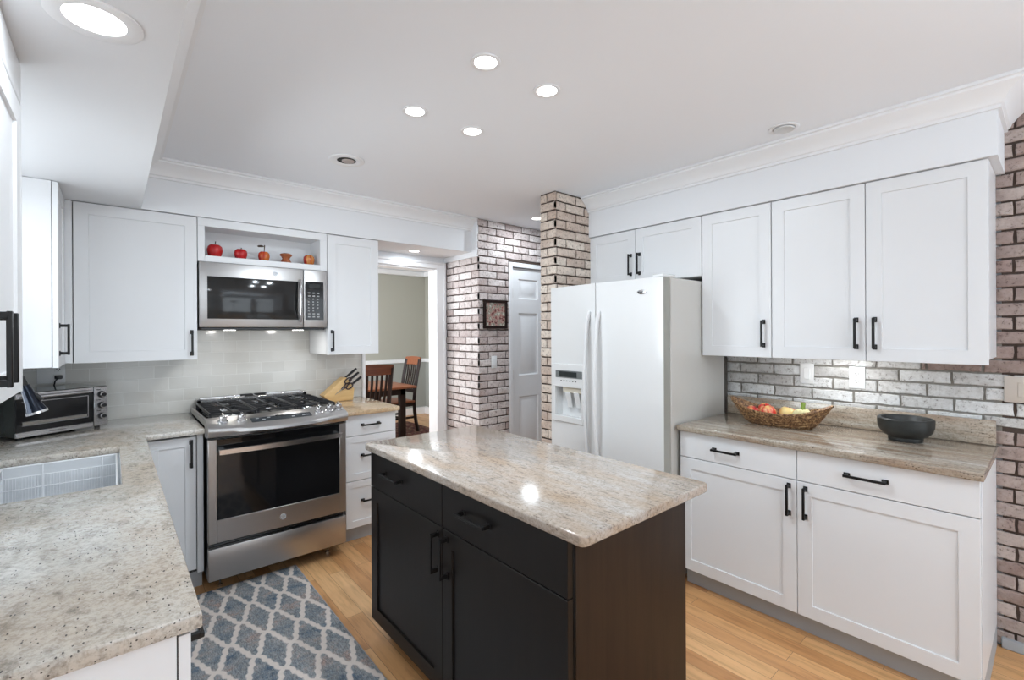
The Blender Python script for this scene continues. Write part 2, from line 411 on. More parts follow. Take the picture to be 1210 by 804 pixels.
# window over the sink and the two behind the camera (frame, sash bars and glass)
def glass_mat():
    m, nt, b = newmat('window_glass'); nt.nodes.remove(b)
    t = N(nt, 'ShaderNodeBsdfTransparent'); g = N(nt, 'ShaderNodeBsdfGlossy'); g.inputs['Roughness'].default_value = .02
    fr = N(nt, 'ShaderNodeFresnel'); mx = N(nt, 'ShaderNodeMixShader'); L(nt, fr.outputs[0], mx.inputs[0]); L(nt, t.outputs[0], mx.inputs[1]); L(nt, g.outputs[0], mx.inputs[2])
    L(nt, mx.outputs[0], nt.nodes['Material Output'].inputs[0]); return m
M['glass'] = glass_mat()
def window(n, axis, c, a0, a1, z0, z1, mull):
    bm = bmesh.new()
    def seg(p0, p1, q0, q1, d=.035):
        if axis == 'x': bx(bm, c-d, c+d, p0, p1, q0, q1, .003)
        else: bx(bm, p0, p1, c-d, c+d, q0, q1, .003)
    seg(a0, a0+.05, z0, z1); seg(a1-.05, a1, z0, z1); seg(a0, a1, z0, z0+.05); seg(a0, a1, z1-.05, z1)
    for k in range(1, mull+1):
        m = a0+(a1-a0)*k/(mull+1); seg(m-.02, m+.02, z0, z1, .02)
    zm = (z0+z1)/2; seg(a0, a1, zm-.02, zm+.02, .02)
    o = struct('window_%d' % n, bm, 'trim')
    g = box(c-.003, c+.003, a0+.03, a1-.03, z0+.03, z1-.03) if axis == 'x' else box(a0+.03, a1-.03, c-.003, c+.003, z0+.03, z1-.03)
    obj('pane', g, 'glass', o)
window(1, 'x', XL-.05, 1.88, 2.92, 1.06, 2.06, 1)
window(2, 'y', YF-.05, -.1, 1.6, .4, 2.3, 1)
window(3, 'y', YF-.05, 1.9, 3.6, .4, 2.3, 1)
# soffits
struct('ceiling_soffit_left', box(XL, .123, YF, YB, ZS, ZC), 'wall')
struct('ceiling_soffit_range', box(.123, 2.39, 3.351, YB, ZS, ZC), 'wall')
struct('ceiling_soffit_right', box(2.703, XR+.01, .159, 2.286, ZS, ZC), 'wall')
struct('wall_soffit_return', box(2.39, 2.414, 3.284, YB, 2.10, ZC), 'wall')
# crown moulding
def crown(name, path, side):
    prof = [(0, -.102), (.012, -.102), (.012, -.089), (.020, -.084), (.025, -.070), (.039, -.051), (.060, -.033), (.074, -.023), (.076, -.014), (.090, -.012), (.090, 0), (0, 0)]
    bm = bmesh.new(); P = [Vector(p) for p in path]; rings = []
    for i, p in enumerate(P):
        ns = []
        if i > 0: d = (P[i]-P[i-1]).normalized(); ns.append(Vector((d.y, -d.x))*side)
        if i < len(P)-1: d = (P[i+1]-P[i]).normalized(); ns.append(Vector((d.y, -d.x))*side)
        n = sum(ns, Vector((0, 0))).normalized(); k = 1/max(.3, n.dot(ns[0])); n = n*k
        rings.append([bm.verts.new((p.x+n.x*o, p.y+n.y*o, ZC-.0005+z)) for o, z in prof])
    for a, b in zip(rings, rings[1:]):
        for t in range(len(prof)): bm.faces.new((a[t], a[(t+1) % len(prof)], b[(t+1) % len(prof)], b[t]))
    bm.faces.new(rings[0]); bm.faces.new(rings[-1][::-1])
    return struct(name, bm, 'trim')
crown('trim_crown_right', [(2.703, 2.286), (2.703, .159), (XR+.008, .159)], 1)
crown('trim_crown_range', [(.123, -1.2), (.123, 3.351), (2.39, 3.351)], 1)

# brick faces: real bricks standing out of a mortar bed, one mesh per wall
def brick_face(bm, lay, o, ud, nd, W, z0, z1, phase, seed, holes=(), c0=False, c1=False, off=0.0, BL=.2, CH=.0647, J=.010, D=.010):
    rnd = random.Random(seed); o = Vector(o); ud = Vector(ud); nd = Vector(nd)
    k0 = math.floor((z0-phase)/CH)-1
    for k in range(k0, k0+int((z1-z0)/CH)+4):
        za, zb = phase+k*CH+J/2, phase+(k+1)*CH-J/2
        za, zb = max(za, z0), min(zb, z1)
        if zb-za < .012: continue
        s = off+(BL/2 if k % 2 else 0)+rnd.uniform(-.006, .006)
        u = s-2*BL
        while u < W:
            ul, ur = u+J/2, u+BL-J/2
            u += BL
            spans = [(max(ul, 0), min(ur, W))]
            for h in holes:
                if h[2] < zb-.004 and h[3] > za+.004:
                    ns = []
                    for a, b in spans:
                        if h[1] <= a or h[0] >= b: ns.append((a, b)); continue
                        if h[0] > a: ns.append((a, h[0]-.002))
                        if h[1] < b: ns.append((h[1]+.002, b))
                    spans = ns
            for a, b in spans:
                if b-a < .012: continue
                tone = rnd.random(); ea = c0 and a <= .0001; eb = c1 and b >= W-.0001
                if ea: a = -D
                if eb: b = W+D
                nseg = max(2, int((b-a)/.035)); ring0 = []; ring1 = []
                per = [(a+(b-a)*i/nseg, za, 0) for i in range(nseg)] + [(b, za+(zb-za)*i/2, 1) for i in range(2)] + \
                      [(b-(b-a)*i/nseg, zb, 2) for i in range(nseg)] + [(a, zb-(zb-za)*i/2, 3) for i in range(2)]
                mu, mz = (a+b)/2, (za+zb)/2; dd = D*rnd.uniform(.75, 1.1)
                if ea or eb: dd = D
                ch = .0045
                for (pu, pz, sd) in per:
                    ju, jz = rnd.uniform(-.0023, .0023), rnd.uniform(-.002, .002)
                    keep = (ea and pu <= a+1e-6) or (eb and pu >= b-1e-6)
                    if keep: ju = 0
                    ring0.append(bm.verts.new(o+ud*(pu+ju)+Vector((0, 0, pz+jz))+nd*(-.002)))
                    iu = 0 if keep else (ch if pu < mu-((b-a)/2-.001) else (-ch if pu > mu+((b-a)/2-.001) else 0))
                    iz = ch if pz < mz-((zb-za)/2-.001) else (-ch if pz > mz+((zb-za)/2-.001) else 0)
                    q0 = o+ud*(pu+ju)+Vector((0, 0, pz+jz))+nd*(dd*.62)
                    ring1.append((bm.verts.new(q0), bm.verts.new(o+ud*(pu+ju*1.5+iu)+Vector((0, 0, pz+jz*1.5+iz*.8))+nd*dd)))
                n = len(ring0); fs = []
                for t in range(n):
                    t2 = (t+1) % n
                    fs.append(bm.faces.new((ring0[t], ring0[t2], ring1[t2][0], ring1[t][0])))
                    fs.append(bm.faces.new((ring1[t][0], ring1[t2][0], ring1[t2][1], ring1[t][1])))
                fs.append(bm.faces.new([r[1] for r in ring1]))
                for f_ in fs:
                    for lp in f_.loops: lp[lay] = (tone, tone, tone, 1)
def brickmesh():
    bm = bmesh.new(); lay = bm.loops.layers.float_color.new('tone'); return bm, lay
# right brick wall: bricks behind the counter are paler from paint and from lamp light put into their colour, the rest is bare pinkish brick
bm, lay = brickmesh()
brick_face(bm, lay, (XR, 2.28, 0), (0, -1, 0), (-1, 0, 0), 3.2, 0, ZC, 1.369, 11, holes=((.86, 1.83, 1.0, 1.365), (1.83, 2.235, 1.0, 1.238), (0, .86, 0, ZC), (.86, 2.07, 0, 1.0), (.86, 2.07, 1.365, ZC)), off=.05)
wr = struct('wall_brick_right', bm, 'brick_right')
bm, lay = brickmesh()
brick_face(bm, lay, (XR, 2.28, 0), (0, -1, 0), (-1, 0, 0), 2.235, 1.0, 1.365, 1.369, 12, holes=((0, .86, 1.0, 1.37), (1.83, 2.24, 1.239, 1.37)), off=.05)
obj('painted_lit_bricks', bm, 'brick_splash', wr)
obj('mortar', box(XR, XR+.012, -.92, .17, .0, ZC), 'mortar_dark', wr)
obj('mortar', box(XR, XR+.012, .17, 1.5, .9, 1.40), 'mortar_grey', wr)
# free-standing brick pier beside the refrigerator
bm, lay = brickmesh()
PX, PY0, PY1 = 2.356, 2.296, 2.44
brick_face(bm, lay, (PX, PY0, 0), (1, 0, 0), (0, -1, 0), .70, 0, ZC, 2.296, 21, c0=True, off=-.094, BL=.20)
brick_face(bm, lay, (PX, PY1, 0), (0, -1, 0), (-1, 0, 0), PY1-PY0, 0, ZC, 2.296, 22, c1=True, off=-.03, BL=.19)
pr_ = struct('wall_brick_pier', bm, 'brick_col')
obj('mortar', box(PX, XR+.01, PY0, PY1, 0, ZC), 'mortar_dark', pr_)
# hall bricks: face turned to the doorway and face with the picture and the panelled door
bm, lay = brickmesh()
brick_face(bm, lay, (XA+.01, YB, 0), (0, -1, 0), (-1, 0, 0), YB-YBK-.01, 0, 2.10, 2.303, 31, c1=True, off=.02)
brick_face(bm, lay, (XA+.01, YBK+.01, 0), (1, 0, 0), (0, -1, 0), 1.5, 0, ZC, 2.303, 32, holes=((.335, 1.2, 0, 2.09),), c0=True, off=-.004)
hb = struct('wall_brick_hall', bm, 'brick_hall')
mb = bmesh.new()
bx(mb, XA+.01, XA+.345, YBK+.01, YB, 0, ZC); bx(mb, XA+.345, 3.95, YBK+.01, YBK+.13, 2.085, ZC); bx(mb, 3.6, 3.95, YBK+.01, YBK+.13, 0, 2.085)
obj('mortar', mb, 'mortar_dark', hb)

# casings, door, baseboards
bm = bmesh.new()
bx(bm, OX1, OX1+.086, YB-.018, YB, 0, OZ+.060, .003); bx(bm, 1.575, OX1, YB-.018, YB, OZ, OZ+.060, .003)
bx(bm, OX1+.060, OX1+.084, YB-.026, YB-.018, 0, OZ+.06, .003); bx(bm, 1.575, OX1+.060, YB-.026, YB-.018, OZ+.04, OZ+.06, .003)
bx(bm, OX1-.012, OX1, YB-.018, YB+.13, 0, OZ-.0); bx(bm, 1.576, 1.602, YB-.024, YB+.13, .0, OZ, .002); bx(bm, OX0, OX1, YB, YB+.13, OZ-.012, OZ)
struct('trim_dining_doorway', bm, 'trim')
bm = bmesh.new()
bx(bm, 2.757, 2.797, YBK-.005, YBK+.09, 0, 2.085, .003); bx(bm, 3.56, 3.60, YBK-.005, YBK+.09, 0, 2.085, .003); bx(bm, 2.797, 3.56, YBK-.005, YBK+.09, 2.045, 2.085, .003)
struct('trim_hall_door', bm, 'trim')
def panel_rings(bm, x0, x1, z0, z1, rings, cap=True):
    # rings: (inset, y) successive rectangles facing -Y
    last = None; allr = []
    for ins, y in rings:
        r = [bm.verts.new((x0+ins, y, z0+ins)), bm.verts.new((x1-ins, y, z0+ins)), bm.verts.new((x1-ins, y, z1-ins)), bm.verts.new((x0+ins, y, z1-ins))]
        if last:
            for t in range(4): bm.faces.new((last[t], last[(t+1) % 4], r[(t+1) % 4], r[t]))
        else: first = r
        last = r
    bm.faces.new(last)
    if cap: bm.faces.new(first[::-1])
# panelled hall door
bm = bmesh.new(); dx0, dx1, dy = 2.802, 3.555, YBK+.02
cols = [(dx0+.085, dx0+.335), (dx0+.42, dx1-.085)]; rows = [(.20, .836), (1.034, 1.62), (1.753, 1.94)]
xs = [dx0, cols[0][0], cols[0][1], cols[1][0], cols[1][1], dx1]; zs = [.01, rows[0][0], rows[0][1], rows[1][0], rows[1][1], rows[2][0], rows[2][1], 2.04]
for i in range(5):
    for j in range(7):
        if i in (1, 3) and j in (1, 3, 5):
            panel_rings(bm, xs[i], xs[i+1], zs[j], zs[j+1], [(0, dy), (.010, dy+.010), (.028, dy+.011), (.045, dy+.003)], cap=False)
        else:
            v = [bm.verts.new(p) for p in ((xs[i], dy, zs[j]), (xs[i+1], dy, zs[j]), (xs[i+1], dy, zs[j+1]), (xs[i], dy, zs[j+1]))]; bm.faces.new(v)
bmesh.ops.remove_doubles(bm, verts=bm.verts, dist=.0005)
bx(bm, dx0, dx1, dy+.0125, dy+.04, .01, 2.04)
d1 = struct('door_1', bm, 'trim')
for hz in (1.80, 1.05, .25):
    obj('hinge', box(dx0-.004, dx0+.010, dy-.008, dy+.002, hz-.045, hz+.045, .002), 'brass', d1, label='tarnished brass hinge')
kn = lathe(bmesh.new(), [(.024, 0), (.024, .006), (.010, .010), (.010, .030), (.024, .04), (.028, .052), (.020, .064), (.006, .067)], seg=20)
rot_bm(kn, Matrix.Translation((dx1-.06, dy, .95)) @ Matrix.Rotation(PI/2, 4, 'X')); obj('door_knob', kn, 'brass', d1)
struct('baseboard_right', box(XR-.022, XR-.008, -.9, .175, 0, .05, .004), 'toe')
struct('baseboard_hall', box(XA-.006, XA+.003, YBK+.0, YB-.03, 0, .07, .003), 'trim')

# dining room shell
DX, DY, DC = 4.25, 7.4, 2.52
struct('ceiling_dining', box(.5, 4.4, YB+.12, 7.6, DC, DC+.05), 'ceiling')
def two_tone(name, a):
    bm = box(*a, .0, .95); o = struct(name, bm, 'greenlow')
    obj('upper_wall', box(*a, .95, DC), 'greenwall', o); return o
two_tone('wall_dining_far', (.5, 4.4, DY, DY+.1)); two_tone('wall_dining_right', (DX, DX+.1, YB+.12, DY))
wall_holes('x', .5, .6, YB+.12, DY, 0, DC, [(4.7, 6.5, .8, 2.2)], 'greenwall', 'wall_dining_left')
struct('wall_dining_near', box(2.55, 4.25, YB+.02, YB+.12, 0, DC), 'greenwall')
struct('wall_dining_header', box(.6, 2.55, YB+.121, YB+.13, ZC, DC), 'greenwall')
bm = bmesh.new(); bx(bm, .6, DX, DY-.022, DY, .92, .985, .004); bx(bm, DX-.022, DX, YB+.13, DY, .92, .985, .004)
struct('trim_chair_rail', bm, 'trim')
bm = bmesh.new(); bx(bm, .6, DX, DY-.02, DY, 0, .125, .004); bx(bm, DX-.02, DX, YB+.13, DY, 0, .125, .004)
struct('baseboard_dining', bm, 'trim')
bm = bmesh.new(); bx(bm, .6, DX, DY-.05, DY, DC-.09, DC, .01); bx(bm, DX-.05, DX, YB+.13, DY, DC-.09, DC, .01)
struct('trim_crown_dining', bm, 'trim')

# ---------------------------------------------------------------- cabinets (local frame: +X along the front, -Y is the room, z up)
def pull(cx, cz, length, vert, y=0.0):
    """square bar pull with two block feet"""
    bm = bmesh.new(); h = length/2
    if vert:
        bx(bm, cx-.0055, cx+.0055, y-.036, y-.027, cz-h, cz+h, .0015)
        for s in (-1, 1):
            zc = cz+s*(h-.008); bx(bm, cx-.0065, cx+.0065, y-.030, y+.0005, zc-.0065, zc+.0065, .001); bx(bm, cx-.009, cx+.009, y-.004, y+.0005, zc-.012, zc+.012, .001)
    else:
        bx(bm, cx-h, cx+h, y-.036, y-.027, cz-.0055, cz+.0055, .0015)
        for s in (-1, 1):
            xc = cx+s*(h-.008); bx(bm, xc-.0065, xc+.0065, y-.030, y+.0005, cz-.0065, cz+.0065, .001); bx(bm, xc-.012, xc+.012, y-.004, y+.0005, cz-.009, cz+.009, .001)
    return bm
def front(x0, x1, z0, z1, shaker=True, fw=.06, t=.020):
    bm = bmesh.new()
    r = [(0, t), (0, .0015), (.0015, 0)]
    if shaker: r += [(fw, 0), (fw+.0015, .007)]
    panel_rings(bm, x0, x1, z0, z1, r); return bm
def cabinet(name, label, loc, rz, W, z0, z1, D, fronts, mat='cab', toe=None, side=None, carc=(0, 0), group=None, cat='cabinet', panel=None):
    t = thing(name, label, cat, (loc[0], loc[1], 0), rz, group)
    obj('carcass', box(carc[0], W-carc[1], .0225, D, z0+(.0), z1, .001), side or mat, t)
    obj('face_gap', box(carc[0]+.003, W-carc[1]-.003, .0195, .0223, z0+.002, z1-.002), 'gap', t)
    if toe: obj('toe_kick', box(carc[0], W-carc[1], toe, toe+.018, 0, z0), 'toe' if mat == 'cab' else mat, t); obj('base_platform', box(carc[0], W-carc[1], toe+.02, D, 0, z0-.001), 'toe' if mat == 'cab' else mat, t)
    for f in fronts:
        kind, x0, x1, a, b, shaker = f[:6]
        o = obj(kind, front(x0, x1, a, b, shaker, *( [f[7]] if len(f) > 7 else [])), mat, t)
        if f[6]: obj('handle', pull(*f[6]), 'black', o, label='black square bar handle')
    return t
G = .0015
# right wall uppers: facing -X, local x runs toward the camera
RR = -PI/2
cabinet('upper_cabinet', 'short white two-door wall cabinet above the refrigerator', (2.72, 2.290, 0), RR, .876, 1.775, 2.142, .334,
        [('door', G, .4-G, 1.777, 2.140, True, (.4-.035, 1.90, .145, True)), ('door', .4+G, .874, 1.777, 2.140, True, (.4+.035, 1.90, .145, True))])
cabinet('upper_cabinet', 'tall white single-door wall cabinet just right of the refrigerator', (2.72, 1.4125, 0), RR, .3935, 1.315, 2.142, .334,
        [('door', G, .3935-G, 1.293, 2.140, True, (.3935-.04, 1.425, .145, True))])
cabinet('upper_cabinet', 'tall white two-door wall cabinet over the black bowl, nearest the right edge', (2.72, 1.0175, 0), RR, .831, 1.315, 2.142, .334,
        [('door', G, .418-G, 1.293, 2.140, True, (.418-.037, 1.425, .145, True)), ('door', .418+G, .831-G, 1.293, 2.140, True, (.418+.035, 1.425, .145, True))])
# right base
cabinet('base_cabinet', 'white base cabinet with two drawers and two doors under the fruit basket', (2.435, 1.400, 0), RR, 1.211, .10, .879, .62,
        [('drawer', .003, .594, .738, .877, False, (.26, .808, .135, False)), ('drawer', .597, 1.208, .738, .877, False, (.86, .808, .150, False)),
         ('door', .003, .594, .110, .734, True, (.594-.032, .640, .145, True)), ('door', .597, 1.208, .110, .734, True, (.597+.035, .640, .145, True))], toe=.075)
# back wall uppers
YU = 3.3685
cabinet('upper_cabinet', 'white single-door wall cabinet left of the microwave above the toaster oven', (-.20, YU, 0), 0, .5865, 1.287, 2.142, YB-.012-YU,
        [('door', .042, .5865-.002, 1.285, 2.140, True, (.5865-.03, 1.385, .145, True)), ('stile', .0, .038, 1.287, 2.142, False, None)])
cabinet('upper_cabinet', 'narrow white single-door wall cabinet right of the microwave beside the doorway', (1.151, YU, 0), 0, .384, 1.287, 2.142, YB-.03-YU,
        [('door', .002, .382, 1.285, 2.140, True, (.032, 1.385, .145, True))])
t = thing('display_niche', 'open white display niche above the microwave holding five ornaments', 'shelf', (.388, YU, 0))
bm = bmesh.new()
bx(bm, 0, .762, 0, .02, 2.093, 2.142, .001); bx(bm, 0, .036, 0, .02, 1.878, 2.093, .001); bx(bm, .716, .762, 0, .02, 1.878, 2.093, .001); bx(bm, .036, .716, 0, .02, 1.878, 1.916, .001)
obj('face_frame', bm, 'cab', t)
bm = bmesh.new(); bx(bm, .002, .760, .02, .42, 1.878, 1.914); bx(bm, .002, .760, .02, .42, 2.10, 2.142); bx(bm, .002, .034, .02, .42, 1.914, 2.10); bx(bm, .72, .760, .02, .42, 1.914, 2.10); bx(bm, .034, .72, .22, .24, 1.914, 2.10)
obj('inner_box', bm, 'cab', t)
# left wall uppers (facing +X, local x runs away from the camera)
cabinet('upper_cabinet', 'white wall cabinet in the corner beyond the sink window, seen edge-on', (-.190, 2.992, 0), PI/2, .372, 1.287, 2.142, .339,
        [('door', .002, .370, 1.285, 2.140, True, (.035, 1.415, .145, True))])
nc = cabinet('upper_cabinet', 'white wall cabinet at the far left edge, closest to the camera', (-.180, .88, 0), PI/2, .885, 1.290, 2.142, .349,
        [('door', .002, .440, 1.292, 2.030, True, (.413, 1.41, .145, True)), ('door', .444, .863, 1.292, 2.030, True, (.444+.040, 1.411, .14, True))])
bm = bmesh.new(); bx(bm, 0, .885, .000, .022, 2.036, 2.142, .008, 3)
obj('top_moulding', bm, 'cab', nc); obj('end_stile', box(.867, .885, .0, .022, 1.290, 2.036, .001), 'cab', nc)
# back wall bases
YG = 3.124
cabinet('base_cabinet', 'white single-door base cabinet squeezed between the corner and the range', (.112, YG, 0), 0, .270, .108, .879, YB-.02-YG,
        [('door', .02, .236, .130, .868, True, (.213, .775, .145, True), .05), ('stile', .240, .270, .108, .879, False, None)], toe=.075)
cabinet('base_cabinet', 'narrow white three-drawer base cabinet right of the range', (1.168, YG, 0), 0, .383, .108, .879, YB-.03-YG,
        [('drawer', .018, .380, .738, .877, False, (.19, .808, .13, False)), ('drawer', .018, .380, .432, .734, True, (.19, .600, .13, False), .045), ('drawer', .018, .380, .112, .428, True, (.19, .290, .13, False), .045)], toe=.075)
# sink run bases (facing +X)
cabinet('base_cabinet', 'white base cabinet under the near end of the sink counter at bottom left', (.111, 1.080, 0), PI/2, .66, .10, .879, .62,
        [('drawer', .003, .657, .738, .865, False, (.20, .792, .17, False)), ('door', .003, .657, .110, .734, True, (.6, .64, .145, True))], toe=.075)
cabinet('base_cabinet', 'white two-door base cabinet below the sink, hidden by the counter', (.111, 1.742, 0), PI/2, 1.26, .10, .66, .62,
        [('door', .003, .627, .110, .655, True, (.59, .58, .145, True)), ('door', .631, 1.257, .110, .655, True, (.67, .58, .145, True))], toe=.075)

# ---------------------------------------------------------------- counters
HX0, HX1, HY0, HY1 = -.365, .020, 2.136, 2.862
xs = [XL+.001, HX0, HX1, .126, .384]; ys = [1.054, HY0, HY1, 3.085, YB-.010]
def mask(i, j):
    if i == 3: return j == 3
    return not (i == 1 and j == 1)
obj('countertop', cells(xs, ys, mask, .882, .914, .005, 2), 'granite_left', label='L-shaped speckled cream granite worktop around the sink and toaster oven', category='countertop')
obj('countertop', cells([1.146, 1.562], [3.085, YB-.010], lambda i, j: True, .882, .914, .005, 2), 'granite_drawer', label='small warm tan granite worktop under the knife block', category='countertop')
t = thing('countertop', 'banded taupe granite worktop with upstand along the right brick wall', 'countertop', (2.405, .179, 0))
bm = cells([0, .640], [0, 1.222], lambda i, j: True, .882, .914, .006, 3); obj('worktop', bm, 'granite_right', t)
obj('upstand', box(.618, .641, .008, 1.222, .9142, 1.027, .003, 2), 'granite_right', t)
# island
t = thing('kitchen_island', 'dark espresso kitchen island with two drawers, two doors and bar handles', 'kitchen island', (.93, 2.135, 0), RR)
IW = 2.135-.86
obj('body', box(.006, IW-.004, .022, .598, .085, .882, .001), 'espresso', t)
obj('toe_kick', box(.03, IW-.07, .09, .55, 0, .085), 'espresso', t)
sp_ = IW-(1.502-.86)
for k, (a, b) in enumerate(((.0, sp_-.0015), (sp_+.0015, IW-.006))):
    o = obj('drawer', front(a, b, .713, .878, False), 'espresso', t)
    obj('handle', pull((.235 if k == 0 else .235+sp_-.02), .805, .165, False), 'black', o, label='black square bar handle')
    o = obj('door', front(a, b, .085, .709, True, .062), 'espresso', t)
    obj('handle', pull(sp_+(-.030 if k == 0 else .034), .610, .150, True), 'black', o, label='black square bar handle')
obj('end_panel', box(IW-.004, IW+.0, .026, .601, .0, .882, .001), 'espressoside', t, label='brown wood-grained end panel')
bm = cells([.905, 1.565], [.789, 2.158], lambda i, j: True, .8835, .914, .006, 3, corner=.022)
obj('countertop', bm, 'granite_island', label='streaked cream and pink granite top covering the dark island', category='countertop')

# ---------------------------------------------------------------- refrigerator
FX, FY0, FY1, FZ = 2.285, 1.416, 2.283, 1.752
t = thing('refrigerator', 'white side-by-side refrigerator with ice and water dispenser beside the brick pier', 'refrigerator', (FX, FY1, 0), RR)
FW = FY1-FY0; spl = FY1-1.88
obj('cabinet_body', box(.004, FW-.004, .095, .74, .02, FZ-.008, .004), 'fridgeside_dimmed', t)
obj('door_gasket', box(.014, FW-.014, .078, .094, .06, FZ-.014), simple('grey_gasket', (.20, .195, .16), .7), t)
obj('toe_grille', box(.01, FW-.01, .07, .10, .0, .055, .003), 'toe', t)
obj('top_hinge_cover', box(FW-.08, FW-.01, .03, .16, FZ-.006, FZ+.010, .004), 'fridge', t)
def curved_door(x0, x1, z0, z1, bow=.012, hole=None):
    bm = bmesh.new(); n = 10; mid = FW/2
    def y(x): return bow*((x-mid)/(FW/2))**2
    if hole is None:
        prof = [(x0+(x1-x0)*i/n) for i in range(n+1)]
        segs = [(z0, z1, x0, x1)]
    else:
        hx0, hx1, hz0, hz1 = hole; segs = [(z0, hz0, x0, x1), (hz1, z1, x0, x1), (hz0, hz1, x0, hx0), (hz0, hz1, hx1, x1)]
    for (a, b, p, q) in segs:
        m = max(2, int((q-p)/.04)); rows = []
        for i in range(m+1):
            x = p+(q-p)*i/m; rows.append([bm.verts.new((x, y(x), a)), bm.verts.new((x, y(x), b)), bm.verts.new((x, .078, b)), bm.verts.new((x, .078, a))])
        for r, s in zip(rows, rows[1:]):
            for t_ in range(4): bm.faces.new((r[t_], r[(t_+1) % 4], s[(t_+1) % 4], s[t_]))
        bm.faces.new(rows[0]); bm.faces.new(rows[-1][::-1])
    return bm
DH = (.028, .298, .84, 1.226)   # dispenser opening in the freezer door
fd = obj('freezer_door', curved_door(0, spl-.003, .062, FZ-.010, hole=DH), 'fridge', t)
rd = obj('fresh_food_door', curved_door(spl+.003, FW, .062, FZ-.010), 'fridge', t)
obj('door_edge_shade', box(FW-.001, FW+.0012, .014, .077, .064, FZ-.012), simple('grey_door_edge_shade', (.33, .33, .295), .4), rd, label='grey strip standing for shade on the door edge')  # thin grey box paints the shading on the side of the white door
# dispenser
bm = bmesh.new(); x0, x1, z0, z1 = DH
bx(bm, x0, x1, -.004, .02, 1.073, z1, .002); bx(bm, x0, x0+.022, -.004, .02, z0, 1.073, .002); bx(bm, x1-.016, x1, -.004, .02, z0, 1.073, .002); bx(bm, x0, x1, -.006, .02, z0, .880, .003)
bx(bm, x0, x1, .068, .076, z0, z1); bx(bm, x0+.001, x0+.022, .02, .07, z0, 1.073); bx(bm, x1-.016, x1-.001, .02, .07, z0, 1.073)
bx(bm, x0, x1, .0, .07, z0, .872)
dd = obj('dispenser', bm, 'fridge', fd)
obj('display', box(x0+.03, x1-.004, -.0062, -.003, 1.134, 1.183, .001), simple('grey_display_bezel', (.16, .17, .17), .3), dd)
obj('screen', box(x0+.065, x1-.05, -.0068, -.006, 1.141, 1.176), simple('dark_screen', (.03, .035, .035), .15), dd)
for k in range(6):
    bm = box(x0+.075+k*.026, x0+.085+k*.026, -.0058, -.003, 1.111, 1.118, .001); obj('button', bm, 'blackplastic', dd)
for k in range(2):
    bm = bmesh.new(); xx = x0+.10+k*.075
    rb = box(xx, xx+.045, .0, .006, 0, .11, .003); rot_bm(rb, Matrix.Translation((0, .040, .935)) @ Matrix.Rotation(.30, 4, 'X'))
    obj('paddle', rb, 'plate', dd)
obj('nozzle_housing', box(x0+.08, x1-.02, .010, .066, 1.035, 1.072, .004), simple('warm_nozzle', (.62, .58, .48), .4), dd)
# handles
fh = simple('satin_white_handle_dimmed', (.68, .68, .68), .3)  # dimmer than the doors: the handles' side shading is put into the colour
for s, hx in ((-1, spl-.050), (1, spl+.030)):
    pts = []; rr = []
    for i in range(17):
        a = i/16; z = .56+a*(1.565-.56); pts.append((hx+s*0.0, .000-.050*math.sin(PI*min(1, max(0, a)))**.45, z)); rr.append(.016)
    bm = tube(bmesh.new(), pts, rr, 10); 
    for v in bm.verts: v.co.x = hx+(v.co.x-hx)*.75
    obj('handle', bm, fh, fd if s < 0 else rd)
# oval maker's emblem
bm = bmesh.new(); lathe(bm, [(.030, 0), (.030, .0015), (.027, .0025)], seg=32)
rot_bm(bm, Matrix.Translation((.735, .0035, 1.665)) @ Matrix.Rotation(PI/2, 4, 'X') @ Matrix.Diagonal((1, .42, 1, 1)))
em = obj('emblem', bm, 'chrome', rd, label='small oval silver emblem')
def text_mesh(body, size, mat, parent, loc, rot, name='lettering', font_scale=1, extrude=.0003):
    c = bpy.data.curves.new(name, 'FONT'); c.body = body; c.size = size; c.align_x = 'CENTER'; c.align_y = 'CENTER'; c.extrude = extrude
    tmp = bpy.data.objects.new('t', c); C.objects.link(tmp)
    dg = bpy.context.evaluated_depsgraph_get(); me = bpy.data.meshes.new_from_object(tmp.evaluated_get(dg)); bpy.data.objects.remove(tmp)
    me.materials.clear(); me.materials.append(M[mat]); o = bpy.data.objects.new(name, me); C.objects.link(o); o.parent = parent; o.location = loc; o.rotation_euler = rot
    return o
text_mesh('Whirlpool', .0115, 'blackplastic', em, (.735, .0005, 1.665), (PI/2, 0, 0))

# ---------------------------------------------------------------- range
t = thing('gas_range', 'stainless steel slide-in gas range with black glass oven door', 'stove', (.388, 3.0, 0))
RW = .750
obj('body', box(.004, RW-.004, .035, .745, .07, .925, .002), 'enamel', t)
obj('storage_drawer', box(.0, RW, 0, .034, .087, .262, .004, 2), 'steel', t)
for fx in (.07, RW-.08):
    for fy in (.12, .68): obj('foot', lathe(bmesh.new(), [(.012, 0), (.012, .012), (.006, .014), (.006, .075)], (fx, fy, 0), 14), 'chrome', t)
